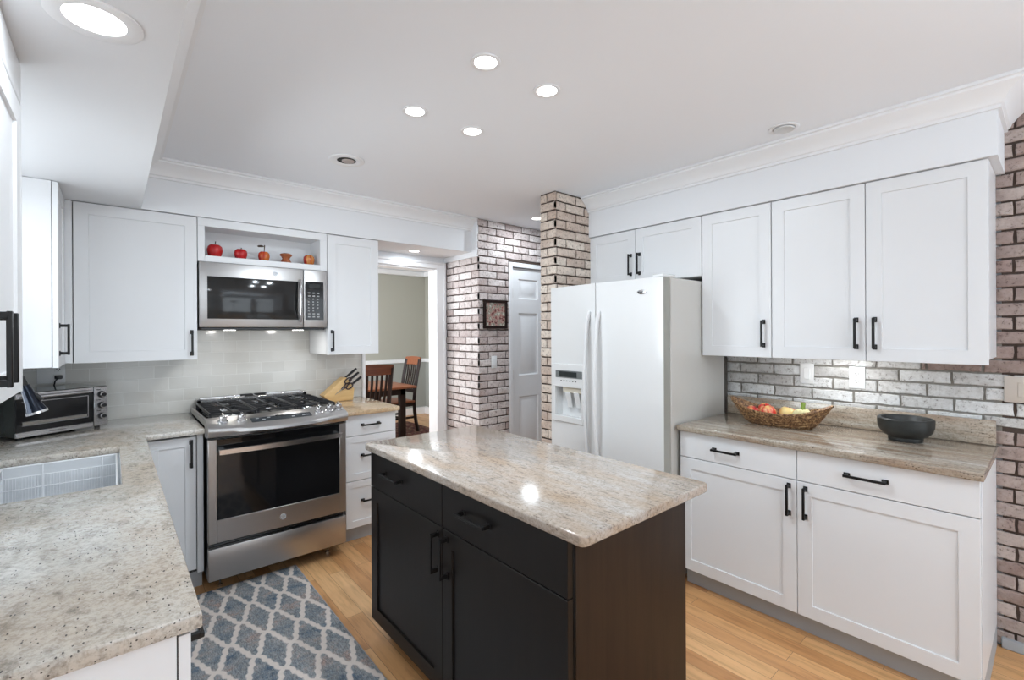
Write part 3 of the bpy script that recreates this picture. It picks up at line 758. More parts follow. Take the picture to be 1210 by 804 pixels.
# oven door : steel surround, glass, bar handle
bm = bmesh.new(); panel_rings(bm, 0, RW, .292, .858, [(0, .034), (0, .003), (.003, 0), (.035, 0), (.037, .003)])
dr = obj('oven_door', box(0, RW, .006, .034, .292, .858, .003), 'steel', t)
bm = bmesh.new(); bx(bm, 0, .040, -.002, .006, .292, .858, .002); bx(bm, RW-.040, RW, -.002, .006, .292, .858, .002); bx(bm, .040, RW-.040, -.002, .006, .292, .415, .002)
obj('steel_surround', bm, 'steel', dr)
obj('oven_window', box(.041, RW-.041, -.001, .0055, .416, .857, .002), 'ovenglass', dr, label='black glass oven window')
bm = bmesh.new(); pts = [(.045+(RW-.09)*i/14, -.058-.012*math.sin(PI*i/14), .798) for i in range(15)]
rg = []
for (x, y, z) in pts:
    rg.append([bm.verts.new((x, y-.009, z-.013)), bm.verts.new((x, y-.009, z+.013)), bm.verts.new((x, y+.007, z+.015)), bm.verts.new((x, y+.007, z-.015))])
for a, b in zip(rg, rg[1:]):
    for k in range(4): bm.faces.new((a[k], a[(k+1) % 4], b[(k+1) % 4], b[k]))
bm.faces.new(rg[0]); bm.faces.new(rg[-1][::-1])
bx(bm, .047, .075, -.056, .0, .787, .809, .003); bx(bm, RW-.075, RW-.047, -.056, .0, .787, .809, .003)
obj('handle', bm, 'steellight', dr)
def emblem(parent, x, y, z, r):
    bm = lathe(bmesh.new(), [(r, 0), (r, .001), (r*.92, .0025), (r*.80, .0025), (r*.78, .0012)], seg=28)
    rot_bm(bm, Matrix.Translation((x, y, z)) @ Matrix.Rotation(PI/2, 4, 'X')); e = obj('emblem', bm, 'chrome', parent, label='small round emblem')
    bm = lathe(bmesh.new(), [(r*.76, 0), (r*.76, .0016)], seg=24); rot_bm(bm, Matrix.Translation((x, y, z)) @ Matrix.Rotation(PI/2, 4, 'X')); d_ = obj('emblem_disc', bm, 'toe', parent)
    text_mesh('GE', r*.85, 'chrome', d_, (x, y-.002, z), (PI/2, 0, 0))
emblem(dr, RW/2, -.0022, .352, .019)
# control console : bowed, sloping towards the cook
bm = bmesh.new(); rows = []
for i in range(21):
    a = i/20; x = RW*a-.003*(1-2*a); bow = .042*(1-(2*a-1)**2)
    rows.append([bm.verts.new(p) for p in ((x, .098, .966), (x, -.026-bow, .930-bow*.3), (x, -.034-bow, .921-bow*.3), (x, -.035-bow, .905-bow*.3), (x, -.026-bow*.8, .878), (x, .036, .866), (x, .098, .866))])
for r, s in zip(rows, rows[1:]):
    for k in range(7): bm.faces.new((r[k], r[(k+1) % 7], s[(k+1) % 7], s[k]))
bm.faces.new(rows[0]); bm.faces.new(rows[-1][::-1])
cp = obj('control_panel', bm, 'steel', t)
sl = math.atan2(.018, .135)
def on_console(bm_, x, v):  # v 0 front .. 1 back
    bow = .042*(1-(2*(x/RW)-1)**2); zf = .930-bow*.3; y = -.026-bow+(.124+bow)*v; z = zf+(.966-zf)*v
    sl2 = math.atan2(.966-zf, .124+bow)
    return rot_bm(bm_, Matrix.Translation((x, y, z)) @ Matrix.Rotation(sl2, 4, 'X'))
obj('display', on_console(box(-.165, .165, -.028, .028, 0, .0016, .0006), RW/2, .48), simple('grey_touch_display', (.05, .055, .06), .12), cp)
for k in (-.13, -.10, -.07, .06, .09, .12, .145): obj('touch_key', on_console(box(-.008, .008, -.005, .005, .0016, .0021), RW/2+k, .44+.12*((int(k*1000) // 10) % 2)), simple('pale_key_print', (.35, .36, .38), .4) if 'pk' not in M else M['pk'], cp)
obj('clock_digits', on_console(box(-.022, .022, -.008, .008, .0016, .0022), RW/2-.01, .62), simple('dark_clock', (.01, .012, .014), .2), cp)
for kx in (.075, .165, .590, .655, .715):
    bm = lathe(bmesh.new(), [(.026, 0), (.026, .006), (.019, .009), (.019, .012)], seg=24)
    o = obj('knob', on_console(bm, kx, .52), 'chrome', cp, label='chrome burner knob')
    bm = lathe(bmesh.new(), [(.0185, .012), (.020, .030), (.016, .036)], seg=24); bx(bm, -.006, .006, -.021, .021, .030, .046, .003)
    obj('knob_grip', on_console(bm, kx, .52), 'steellight', o)
# cooktop, burners, grates
ct = obj('cooktop', box(.002, RW-.002, .10, .70, .925, .950, .006, 2), 'enamel', t)
for xa, xb in ((-.001, .012), (RW-.012, RW+.001)): obj('side_trim', box(xa, xb, .11, .70, .9185, .956, .003), 'steel', t)
burn = [(.155, .24, .042), (.155, .53, .036), (.375, .385, .050), (.595, .24, .046), (.595, .53, .034)]
for (x, y, r) in burn:
    b_ = obj('burner', lathe(bmesh.new(), [(r+.012, .950), (r+.010, .960), (r, .966)], (x, y, 0), 24), 'steellight', t)
    obj('burner_cap', lathe(bmesh.new(), [(r-.004, .966), (r-.002, .974), (r-.012, .977)], (x, y, 0), 24), 'castiron', b_)
for k, (xa, xb) in enumerate(((.022, .262), (.266, .484), (.488, .728))):
    bm = bmesh.new(); zt = .984; h = .010; xm = (xa+xb)/2
    for (p, q, r_, s_) in ((xa, xb, .125, .137), (xa, xb, .668, .680), (xa, xa+.012, .125, .680), (xb-.012, xb, .125, .680), (xa, xb, .395, .405), (xm-.005, xm+.005, .13, .68)):
        bx(bm, p, q, r_, s_, zt-.012, zt, .003)
    for yc in (.205, .265, .325, .465, .53, .60):
        bx(bm, xa+.01, xm-.045, yc-.004, yc+.004, zt-.010, zt+.002, .002); bx(bm, xm+.045, xb-.01, yc-.004, yc+.004, zt-.010, zt+.002, .002)
    for px in (xa+.006, xb-.006):
        for py in (.131, .674): bx(bm, px-.006, px+.006, py-.006, py+.006, .950, zt-.008)
    obj('grate', bm, 'castiron', t)
# rear trim with vent slots
bm = bmesh.new(); bx(bm, .03, RW-.03, .70, .712, .95, 1.0, .003); bx(bm, .05, RW-.05, .76, .782, .95, 1.008, .003); bx(bm, .03, .055, .70, .782, .95, 1.004, .003); bx(bm, RW-.055, RW-.03, .70, .782, .95, 1.004, .003)
for x in (.19, .30, .372, .444, .56): bx(bm, x, x+.012, .712, .762, .97, 1.004, .001)
bx(bm, .05, .30, .712, .762, .99, 1.002, .001); bx(bm, .456, RW-.05, .712, .762, .99, 1.002, .001)
bt = obj('rear_vent_trim', bm, 'steellight', t); [obj('vent_slot', box(a, a+.075, .752, .786, .985, 1.0095), 'dark', bt) for a in (.292, .382)]

# ---------------------------------------------------------------- microwave
t = thing('microwave', 'stainless over-the-range microwave mounted below the display niche', 'microwave', (.393, 3.352, 0))
MW, MZ0, MZ1 = .752, 1.474, 1.876
obj('body', box(.004, MW-.004, .036, .425, MZ0+.004, MZ1, .002), 'enamel', t)
bm = bmesh.new(); bx(bm, 0, .592, 0, .035, MZ0+.004, MZ1-.001, .004, 2)
md = obj('door', bm, 'steel', t)
obj('window', box(.040, .560, -.0015, .004, 1.530, 1.790, .006, 2), 'microglass', md, label='dark glass microwave window')
pts = [(.567, -.012-.026*math.sin(PI*i/12)**.6, 1.515+(1.80-1.515)*i/12) for i in range(13)]
bm = tube(bmesh.new(), pts, .0095, 10, flat=1.2); obj('handle', bm, 'steellight', md)
cpn = obj('control_panel', box(.595, MW, 0, .035, MZ0+.004, MZ1-.001, .004, 2), 'steel', t)
kp = obj('keypad', box(.603, .728, -.0012, .003, 1.530, 1.795, .003), 'ovenglass', cpn)
obj('clock_display', box(.628, .706, -.0020, -.001, 1.752, 1.776), simple('dark_clock_glass', (.02, .022, .02), .1), kp)
keyw = simple('grey_key_print', (.40, .40, .40), .5)
for r in range(9):
    for c in range(3):
        if r == 2 and c == 2: continue
        bm = box(.622+c*.030, .622+c*.030+(.016 if r in (0, 1, 7, 8) else .010), -.0020, -.001, 1.548+r*.0205, 1.556+r*.0205); obj('key', bm, keyw, kp)
emblem(md, .43-.012, -.001, 1.832, .015)
obj('bottom_vent', box(.010, MW-.010, .02, .42, MZ0-.012, MZ0+.004, .003), 'blackplastic', t)
for lx in (.17, .58): obj('cooktop_light', box(lx-.03, lx+.03, .06, .11, MZ0-.0145, MZ0-.012), 'lens', t)
for lx in (.17, .58): area('cooktop_lamp', (.393+lx, 3.352+.085, MZ0-.018), (0, .25, -1), .05, .05, .7, (1, .97, .92))

# ---------------------------------------------------------------- niche ornaments
def apple_prof(r, h): return [(r*.10, h*.10), (r*.35, h*.0), (r*.62, h*.03), (r*.86, h*.22), (r*.99, h*.48), (r, h*.66), (r*.90, h*.86), (r*.62, h*.985), (r*.36, h*.97), (r*.12, h*.86), (r*.02, h*.82)]
zn = 1.9162
def ornament(label, x, r, h, mat, stem=.014, kind='apple'):
    t = thing('ornamental_apple', label, 'ornament', (x, YU+.085, zn), 0, 'ornaments in the display niche')
    obj('fruit_body', lathe(bmesh.new(), apple_prof(r, h), seg=28, f=lambda a, z: 1+.025*math.cos(5*a)), mat, t)
    if stem: obj('stem', tube(bmesh.new(), [(0, 0, h*.82), (.002, 0, h*.95), (.005, 0, h+stem)], [.003, .0025, .0035], 8), 'stemdark', t)
    return t
ornament('largest glossy red ornamental apple, leftmost in the niche', .487, .043, .082, 'applered', .022)
ornament('small bright red ornamental apple, second from the left in the niche', .630, .038, .070, 'applered', .010)
a = ornament('orange-red ornamental apple with a dark leaf in the middle of the niche', .766, .035, .068, 'appleorange', .045)
bm = bmesh.new(); vs = [bm.verts.new(p) for p in ((0, 0, .102), (-.015, -.004, .110), (-.036, 0, .107), (-.044, .001, .101), (-.034, .004, .097), (-.014, .006, .099))]; bm.faces.new(vs)
r = bmesh.ops.extrude_face_region(bm, geom=list(bm.faces)); [setattr(g, 'co', g.co+Vector((0, .002, .002))) for g in r['geom'] if isinstance(g, bmesh.types.BMVert)]
obj('leaf', bm, 'stemdark', a, loc=(.004, 0, .0))
t = thing('ornamental_apple_core', 'carved brown wooden apple core, fourth from the left in the niche', 'ornament', (.903, YU+.085, zn), 0, 'ornaments in the display niche')
obj('core_body', lathe(bmesh.new(), [(.010, 0), (.028, .002), (.034, .010), (.026, .024), (.022, .036), (.028, .048), (.037, .056), (.034, .066), (.018, .072), (.004, .070)], seg=28, f=lambda a, z: 1+.05*math.cos(2*a)), 'core', t)
t = ornament('striped orange and dark red ornamental apple, rightmost in the niche', 1.054, .037, .074, 'appleorange', .004)
for s in (-1, 0):
    bm = bmesh.new(); rings = []
    for (r_, z_) in apple_prof(.0376, .0745)[1:-1]:
        rings.append([bm.verts.new((r_*math.cos(a_), r_*math.sin(a_), z_)) for a_ in [(-PI*.5+s*.75+.05+.6*k/6) for k in range(7)]])
    for p, q in zip(rings, rings[1:]):
        for k in range(6): bm.faces.new((p[k], p[k+1], q[k+1], q[k]))
    obj('inlay', bm, 'stripe', t)

# ---------------------------------------------------------------- recessed lights, vent
def can(label, x, y, z, r=.056, lens=.040, lit=True, deep=.0, power=None, group=None, energy_scale=1):
    t = thing('recessed_light', label, 'ceiling light', (x, y, z), 0, group)
    obj('trim_ring', lathe(bmesh.new(), [(r, -.0005), (r, -.004), (r-.004, -.006), (lens+.002, -.004), (lens, -.001+deep*0), (lens, .0-.0)], seg=40, cap0=False, cap1=False), 'trim', t)
    if lit:
        obj('lens', lathe(bmesh.new(), [(lens, -.0035), (.001, -.0038)], seg=32, cap0=False), 'lens', t)
        area('downlight', (0, 0, -.007), (0, 0, -1), lens*2, lens*2, (power or P_CAN), (.82, .92, 1), 'DISK', parent=t)
    else:
        o = obj('lens', lathe(bmesh.new(), [(lens, -.006), (lens*.97, -.012), (lens*.8, -.010), (.001, -.009)], seg=32, cap0=False), 'lensoff', t)
    return t
zc_ = ZC
can('lit recessed light in the middle ceiling, topmost of the square of four', 1.040, 1.364, zc_, group='square of four ceiling lights')
can('lit recessed light in the middle ceiling, rightmost of the square of four', 1.355, 1.365, zc_, group='square of four ceiling lights')
can('lit recessed light in the middle ceiling, leftmost of the square of four', 1.028, 1.870, zc_, group='square of four ceiling lights')
can('lit recessed light in the middle ceiling, lowest of the square of four', 1.346, 1.876, zc_, group='square of four ceiling lights')
can('unlit white recessed light in the ceiling beside the right crown moulding', 2.49, .872, zc_, r=.066, lens=.046, lit=False)
can('lit recessed light in the hall ceiling behind the brick pier', 2.80, 2.95, zc_, power=P_CAN*1.15)
can('large lit recessed light in the left soffit over the sink counter', -.028, 1.402, ZS, r=.086, lens=.054, power=P_CAN*.3)
can('lit recessed light under the soffit in front of the dining room doorway', 1.965, 3.60, ZS, power=P_CAN*.35)
t = thing('ceiling_vent', 'round white ceiling vent with dark openings above the range', 'vent', (1.02, 2.655, ZC))
obj('outer_ring', lathe(bmesh.new(), [(.098, -.0005), (.098, -.004), (.090, -.008), (.062, -.006), (.052, -.002)], seg=40, cap0=False, cap1=False), 'trim', t)
obj('dark_throat', lathe(bmesh.new(), [(.052, -.003), (.001, -.0035)], seg=32, cap0=False), 'dark', t)
obj('centre_disc', lathe(bmesh.new(), [(.034, -.006), (.034, -.010), (.028, -.014), (.001, -.015)], (.004, -.012, 0), 28, cap0=False), simple('taupe_vent_disc', (.42, .36, .34), .5), t)
# added, unseen dining room ceiling lamp to keep the far room lit
can('added recessed fill light in the dining room ceiling, out of view', 2.6, 5.2, DC, power=P_CAN*2)

# under-cabinet strip on the right wall
t = thing('under_cabinet_light', 'slim lit strip under the right wall cabinets over the counter', 'light', (2.90, .74, 1.3145))
obj('housing', box(-.02, .02, -.25, .25, -.012, -.0005, .003), 'plate', t); obj('diffuser', box(-.015, .015, -.24, .24, -.0155, -.012), 'lens', t)
area('strip_lamp', (0, 0, -.018), (.25, 0, -1), .03, .46, 1.35, (.95, .98, 1), parent=t)

# ---------------------------------------------------------------- sink, wire basket, faucet
t = thing('sink', 'white undermount sink set in the speckled granite counter', 'sink', (0, 0, .914))
bm = bmesh.new(); e = .008
x0, x1, y0, y1, zb, zt = HX0-e, HX1+e, HY0-e, HY1+e, -.22, -.033
for a in ((x0-.012, x0, y0-.012, y1+.012, zb, zt), (x1, x1+.012, y0-.012, y1+.012, zb, zt), (x0, x1, y0-.012, y0, zb, zt), (x0, x1, y1, y1+.012, zb, zt), (x0-.012, x1+.012, y0-.012, y1+.012, zb-.012, zb)): bx(bm, *a)
obj('basin', bm, 'sink', t)
obj('drain', lathe(bmesh.new(), [(.045, zb), (.045, zb+.004), (.03, zb+.002), (.001, zb+.001)], (-.17, 2.5, 0), 24, cap0=False), 'chrome', t)
t = thing('wire_basket', 'white wire dish basket resting inside the sink', 'dish rack', (0, 0, .914-.2195))
bx0, bx1, by0, by1, bz0, bz1 = -.352, .010, 2.155, 2.850, .035, .186
def wb(bm_, a, b, r=.0018): tube(bm_, [a, b], r, 6)
bm = bmesh.new()
for z, r_ in ((bz1, .004), (bz1-.045, .0025), ((bz0+bz1)/2-.02, .0025)):
    for a, b in (((bx0, by0), (bx1, by0)), ((bx1, by0), (bx1, by1)), ((bx1, by1), (bx0, by1)), ((bx0, by1), (bx0, by0))): wb(bm, (*a, z), (*b, z), r_)
for x in (bx0, bx0+.12, bx1-.05, bx1):
    for y in (by0, by1): wb(bm, (x, y, 0), (x, y, bz1), .0032)
for y in (by0+.2, by1-.2):
    for x in (bx0, bx1): wb(bm, (x, y, 0), (x, y, bz1), .0032)
obj('frame', bm, 'wire', t)
bm = bmesh.new(); n = 38
for i in range(n+1):
    x = bx0+(bx1-bx0)*i/n; wb(bm, (x, by1, bz0), (x, by1, bz1-.045), .0013); wb(bm, (x, by0, bz0), (x, by0, bz1-.045), .0013); wb(bm, (x, by0, bz0), (x, by1, bz0), .0013)
n = 60
for i in range(n+1):
    y = by0+(by1-by0)*i/n; wb(bm, (bx0, y, bz0), (bx0, y, bz1-.045), .0013); wb(bm, (bx1, y, bz0), (bx1, y, bz1-.045), .0013)
obj('wire_mesh', bm, 'wire', t)
t = thing('faucet', 'black pull-down kitchen faucet behind the sink by the toaster oven', 'faucet', (-.435, 2.37, .914))
obj('base', lathe(bmesh.new(), [(.028, 0), (.028, .01), (.018, .02), (.016, .06), (.014, .10)], seg=24), 'black', t)
pts = [(0, 0, .09)]+[(0, 0, .15), (0, 0, .28)]
for i in range(1, 11):
    a = PI*i/10*.95; pts.append((.10-.10*math.cos(a), 0, .325+.10*math.sin(a)))
obj('spout', tube(bmesh.new(), pts, .011, 12), 'black', t)
ex, ez = pts[-1][0], pts[-1][2]
dirv = (Vector(pts[-1])-Vector(pts[-2])).normalized()
p0 = Vector(pts[-1]); hp = [p0+dirv*k for k in (-.005, .02, .06, .095)]
o = obj('spray_head', tube(bmesh.new(), hp, [.013, .016, .021, .029], 20), simple('dark_blue_black_metal', (.010, .014, .024), .12, .6), t)
obj('head_ring', tube(bmesh.new(), [p0+dirv*.093, p0+dirv*.101], [.0305, .030], 20), 'chrome', o)
obj('spray_toggle', tube(bmesh.new(), [p0+dirv*.03+Vector((.016, -.004, 0)), p0+dirv*.055+Vector((.026, -.006, .002))], .007, 10), 'black', o)
obj('lever', tube(bmesh.new(), [(0, -.015, .07), (0, -.05, .09), (0, -.09, .11)], [.007, .006, .005], 10), 'black', t)

# ---------------------------------------------------------------- added floor lamps, unseen behind the camera, made up to brighten the ceiling
def fill_torchiere(label, x, y, p):
    t = thing('added_fill_lamp', label, 'lamp', (x, y, 0), 0, 'added fill lamps behind the camera')
    obj('base', lathe(bmesh.new(), [(.14, 0), (.14, .015), (.02, .03)], seg=32), 'black', t)
    obj('pole', lathe(bmesh.new(), [(.012, .03), (.012, 1.60)], seg=16), 'black', t)
    obj('lamp_shade', lathe(bmesh.new(), [(.03, 1.58), (.12, 1.64), (.17, 1.72), (.165, 1.72), (.115, 1.65), (.02, 1.60)], seg=32), 'trim', t)
    area('fill_uplight', (0, 0, 1.70), (0, 0, 1), .28, .28, p, (.81, .915, 1), 'DISK', parent=t)
fill_torchiere('white-shaded uplighter added as fill, unseen behind the camera near the sink run', .55, -1.0, P_FILL_UP)
fill_torchiere('white-shaded uplighter added as fill, unseen behind the camera near the brick wall', 1.75, -1.45, P_FILL_UP*.9)

# ---------------------------------------------------------------- toaster oven
TW, TD = .393, .285
t = thing('toaster_oven', 'silver and black toaster oven with three knobs in the counter corner', 'toaster oven', (-.363, 3.318, .9142), math.radians(30.6))
ss = mat_steel('toaster_steel', (.60, .60, .62), rough=.24)
shell = simple('dark_green_grey_shell', (.035, .042, .038), .25, var=.1)
obj('shell', box(0, TW, .012, TD, .014, .232, .006, 2), shell, t)
obj('top_panel', box(.003, TW-.003, .006, TD-.004, .2322, .2345, .001), simple('mirror_black_top', (.20, .22, .21), .06, .9), t)
for fx in (.03, TW-.03):
    for fy in (.04, TD-.03): obj('foot', lathe(bmesh.new(), [(.012, 0), (.014, .0145)], (fx, fy, 0), 14), 'blackplastic', t)
for za, zb_ in ((.014, .040), (.205, .232)): obj('front_band', box(0, .325, 0, .014, za, zb_, .002), ss, t)
g = obj('glass_door', box(.001, .324, .002, .012, .041, .204, .002), 'enamel', t)
bm = bmesh.new(); bx(bm, .022, .300, -.001, .002, .070, .074); bx(bm, .022, .300, -.001, .002, .088, .0905); bx(bm, .297, .3005, -.001, .002, .07, .19); bx(bm, .022, .300, -.001, .002, .187, .190)
obj('door_trim_lines', bm, ss, g)
obj('baking_tray', box(.026, .294, -.0005, .0022, .075, .087), simple('dull_tray', (.30, .28, .25), .35, .6), g)
bm = bmesh.new(); tube(bm, [(.02, -.022, .212), (.305, -.022, .212)], .007, 12); bx(bm, .03, .042, -.022, 0, .207, .217); bx(bm, .283, .295, -.022, 0, .207, .217)
obj('handle', bm, ss, g)
pn = obj('knob_panel', box(.327, TW, -.001, .014, .014, .232, .003), ss, t)
for kz in (.068, .128, .188):
    bm = lathe(bmesh.new(), [(.019, 0), (.017, .010), (.013, .014)], seg=24); rot_bm(bm, Matrix.Translation((.362, -.001, kz)) @ Matrix.Rotation(PI/2, 4, 'X')); o = obj('knob', bm, 'blackplastic', pn)
    bm = lathe(bmesh.new(), [(.0135, .014), (.0135, .018), (.011, .0185)], seg=24); rot_bm(bm, Matrix.Translation((.362, -.001, kz)) @ Matrix.Rotation(PI/2, 4, 'X')); obj('knob_ring', bm, 'chrome', o)
    bm = lathe(bmesh.new(), [(.0105, .018), (.0105, .026), (.009, .028)], seg=24); rot_bm(bm, Matrix.Translation((.362, -.001, kz)) @ Matrix.Rotation(PI/2, 4, 'X')); obj('knob_cap', bm, 'blackplastic', o)
for kz in (.098, .158, .215): obj('printed_mark', box(.338, .358, -.0018, -.0008, kz-.002, kz+.002), 'blackplastic', pn)
obj('printed_mark', box(.13, .20, -.0008, .0, .026, .029), 'blackplastic', t)

# ---------------------------------------------------------------- knife block
t = thing('knife_block', 'light wooden knife block leaning right of the range', 'knife block', (1.205, 3.61, .9142), 0)
prof = [(-.035, .030), (.02, .0), (.165, .006), (.165, .095), (.130, .128), (.085, .160), (.068, .150)]
prof = [(.0, .048), (.055, .0), (.225, .0), (.235, .088), (.205, .132), (.172, .180), (.150, .172)]
bm = bmesh.new()
f0 = [bm.verts.new((x, 0, z)) for x, z in prof]; f1 = [bm.verts.new((x, .105, z)) for x, z in prof]
bm.faces.new(f0[::-1]); bm.faces.new(f1)
for k in range(len(prof)): bm.faces.new((f0[k], f0[(k+1) % len(prof)], f1[(k+1) % len(prof)], f1[k]))
bmesh.ops.bevel(bm, geom=list(bm.edges), offset=.0025, segments=2, profile=.5, affect='EDGES')
obj('block', bm, 'bamboo', t)
kb = (1.205, 3.61, .9142)
t = thing('scissors', 'black-handled kitchen scissors tilted in the front of the knife block', 'scissors', (kb[0]+.105, kb[1]-.009, kb[2]+.071), 0)
d = Vector((.80, 0, .60)); nrm = Vector((-.60, 0, .80))
obj('blades', tube(bmesh.new(), [d*-.03, d*.0, d*.05], [.002, .006, .008], 8, flat=.5), 'steel', t)
for s in (-1, 1):
    c0 = d*(.112 if s > 0 else .095)+nrm*s*.021; bm = bmesh.new(); pts = []
    for k in range(17):
        a = 2*PI*k/16; pts.append(c0+d*(.029*math.cos(a))+nrm*(.017*math.sin(a)))
    tube(bm, pts, .0055, 8, cap=False); tube(bm, [d*.03, d*.055+nrm*s*.006, d*.082+nrm*s*.012], .006, 8)
    obj('handle_loop', bm, simple('dark_maroon_plastic', (.030, .012, .012), .3), t)
for k, (kx_, kz_, ln, yy) in enumerate(((.222, .115, .10, .030), (.203, .142, .11, .055), (.186, .166, .12, .078))):
    t = thing('kitchen_knife', ['black-handled knife in the knife block, lowest of three', 'black-handled knife in the knife block, between two others', 'black-handled knife in the knife block, topmost of three'][k], 'knife', (kb[0]+kx_, kb[1]+yy, kb[2]+kz_), 0)
    bm = tube(bmesh.new(), [d*-.004, d*.02, d*(ln*.6), d*ln], [.012, .011, .0135, .012], 8, flat=.75); obj('handle', bm, 'blackplastic', t)
    obj('bolster', tube(bmesh.new(), [d*-.012, d*.0], [.008, .009], 8, flat=.5), 'chrome', t)

# ---------------------------------------------------------------- basket with fruit, bowl
BK = (2.805, 1.015, .9142)
t = thing('wicker_basket', 'long boat-shaped brown wicker basket holding fruit on the right counter', 'basket', BK, RR+.04)
def hull(u, v, th=0):
    # u -1..1 along, v 0..1 up the side, returns half-width and height
    L2 = .258-th; k = abs(u)
    zt_ = .074+.060*k**2.4; wt = .105*(1-k**2.6)**.6
    ub = u*(.62+.38*v**.8); wb_ = wt*(.55+.45*v**.7)
    return Vector((ub*L2, max(.0, wb_-th), th+(zt_-th*.3)*v**1.0+.030*(k**3)*v*0))
bm = bmesh.new()
def side_pts(sgn, th):
    R_ = []
    for j in range(7):
        row = []
        for i in range(25):
            u = -1+2*i/24; p = hull(u, j/6, th); wv = .0016*math.sin(i*2.6+j*PI) if th == 0 else 0
            row.append(bm.verts.new((p.x, sgn*(p.y+wv), p.z)))
        R_.append(row)
    return R_
for th in (0, .008):
    A, B = side_pts(1, th), side_pts(-1, th)
    for S_ in (A, B):
        for j in range(6):
            for i in range(24): bm.faces.new((S_[j][i], S_[j][i+1], S_[j+1][i+1], S_[j+1][i]))
    for i in range(24): bm.faces.new((A[0][i], A[0][i+1], B[0][i+1], B[0][i]))
    if th == 0: OA, OB = A, B
    else:
        for X_, Y_ in ((OA, A), (OB, B)):
            for i in range(24): bm.faces.new((X_[6][i], X_[6][i+1], Y_[6][i+1], Y_[6][i]))
bmesh.ops.remove_doubles(bm, verts=bm.verts, dist=.0004)
obj('woven_body', bm, 'wicker', t)
bm = bmesh.new()
for sgn in (1, -1):
    for ph in (0, 1):
        pts = []
        for i in range(49):
            u = -1+2*i/48; p = hull(u, 1, 0); a = i*1.1+ph*PI; pts.append((p.x, sgn*(p.y-.003+.003*math.cos(a)), p.z+.003*math.sin(a)))
        tube(bm, pts, .0035, 6)
    for j in (.18, .36, .54, .72, .88):
        pts = []
        for i in range(61):
            u = -.98+1.96*i/60; p = hull(u, j, 0); pts.append((p.x, sgn*(p.y+.0012*math.cos(i*2.1+j*9)), p.z))
        tube(bm, pts, .0032, 5)
obj('braided_rim', bm, 'wicker', t)
def rl(lx, ly, lz):
    a = RR+.04; return (BK[0]+lx*math.cos(a)-ly*math.sin(a), BK[1]+lx*math.sin(a)+ly*math.cos(a), BK[2]+lz)
def fruit(label, lx, ly, lz, r, mat, rz, tilt):
    t = thing('apple', label, 'apple', rl(lx, ly, lz+.003), rz, 'apples in the basket'); t.rotation_euler = (tilt, 0, rz)
    obj('flesh', lathe(bmesh.new(), [(a, b-r*.9) for a, b in apple_prof(r, r*1.8)], seg=28, f=lambda a, z: 1+.02*math.cos(5*a)), mat, t)
    obj('stem', tube(bmesh.new(), [(0, 0, r*.60), (.001, 0, r*.8), (.004, 0, r*1.0)], .0018, 6), 'stemdark', t)
fruit('red-blushed apple with a cream patch, leftmost in the basket', -.128, -.026, .056, .038, 'gala', .3, .5)
fruit('pinkish red apple behind the others in the basket', -.088, .050, .066, .037, 'gala', 1.9, -.3)
fruit('deep red apple at the front middle of the fruit pile', -.043, -.030, .062, .041, 'gala', 2.6, .6)
fruit('yellow apple with an orange blush, rightmost of the apples', .042, .012, .062, .043, 'gold', 4.0, -.2)
t = thing('bananas', 'pale yellow bananas with a green stalk in the right half of the basket', 'banana', rl(.118, .0, .026), RR+.04, None)
for k, a in enumerate((-.9, -.3, .35, .95)):
    pts = [];
    for i in range(9):
        q = i/8; rr_ = .012+.055*q; pts.append((.0+math.sin(a)*rr_*.65-.008*q, -math.cos(a)*rr_*.30+.012*k-.018, .075-.055*q**1.4))
    obj('banana', tube(bmesh.new(), pts, [.007, .012, .015, .017, .018, .017, .015, .012, .006], 10), 'banana', t)
obj('stalk', tube(bmesh.new(), [(0, 0, .066), (0, 0, .088), (.002, 0, .112)], [.013, .011, .012], 10), 'greenstem', t)
t = thing('bowl', 'thick black stone bowl standing on the right counter', 'bowl', (2.862, .478, .9142))
obj('bowl_body', lathe(bmesh.new(), [(.040, .0), (.064, .0), (.067, .012), (.066, .019), (.084, .030), (.099, .048), (.106, .070), (.107, .104), (.103, .109), (.093, .108), (.088, .098), (.080, .066), (.05, .042), (.004, .036)], seg=48), 'stone', t)

# ---------------------------------------------------------------- plates on walls
def plate(name, label, loc, rz, w_, h_, kind, mat='plate'):
    t = thing(name, label, 'outlet' if 'outlet' in name else 'switch', loc, rz)
    obj('cover_plate', box(-w_/2, w_/2, -.005, 0, -h_/2, h_/2, .002, 2), mat, t)
    if kind in ('duplex', 'dup_right'):
        cx_ = 0 if kind == 'duplex' else w_/4
        for s in (-1, 1):
            r = obj('receptacle', box(cx_-.016, cx_+.016, -.007, -.004, s*.020-.014, s*.020+.014, .002), mat, t)
            bm = bmesh.new(); bx(bm, cx_-.008, cx_-.005, -.0076, -.0068, s*.020-.004, s*.020+.006); bx(bm, cx_+.005, cx_+.008, -.0076, -.0068, s*.020-.004, s*.020+.006); bx(bm, cx_-.002, cx_+.002, -.0076, -.0068, s*.020-.010, s*.020-.006)
            obj('slots', bm, 'dark', r)
    elif kind == 'rocker': obj('rocker', box(-.016, .016, -.008, -.004, -.033, .033, .002), mat, t)
    return t
plate('light_switch', 'white rocker switch on the painted brick left of the outlet', (XR-.012, .952, 1.192), RR, .072, .116, 'rocker')
plate('wall_outlet', 'white duplex outlet on the painted brick above the right counter', (XR-.012, .712, 1.185), RR, .072, .116, 'duplex')
plate('light_switch', 'beige switch plate on the brick wall at the right edge', (XR-.012, .105, 1.172), RR, .116, .116, 'rocker', 'beigeplate')
plate('light_switch', 'small white switch on the hall brick below the framed picture', (2.573, YBK-.002, 1.176), 0, .062, .110, 'rocker')
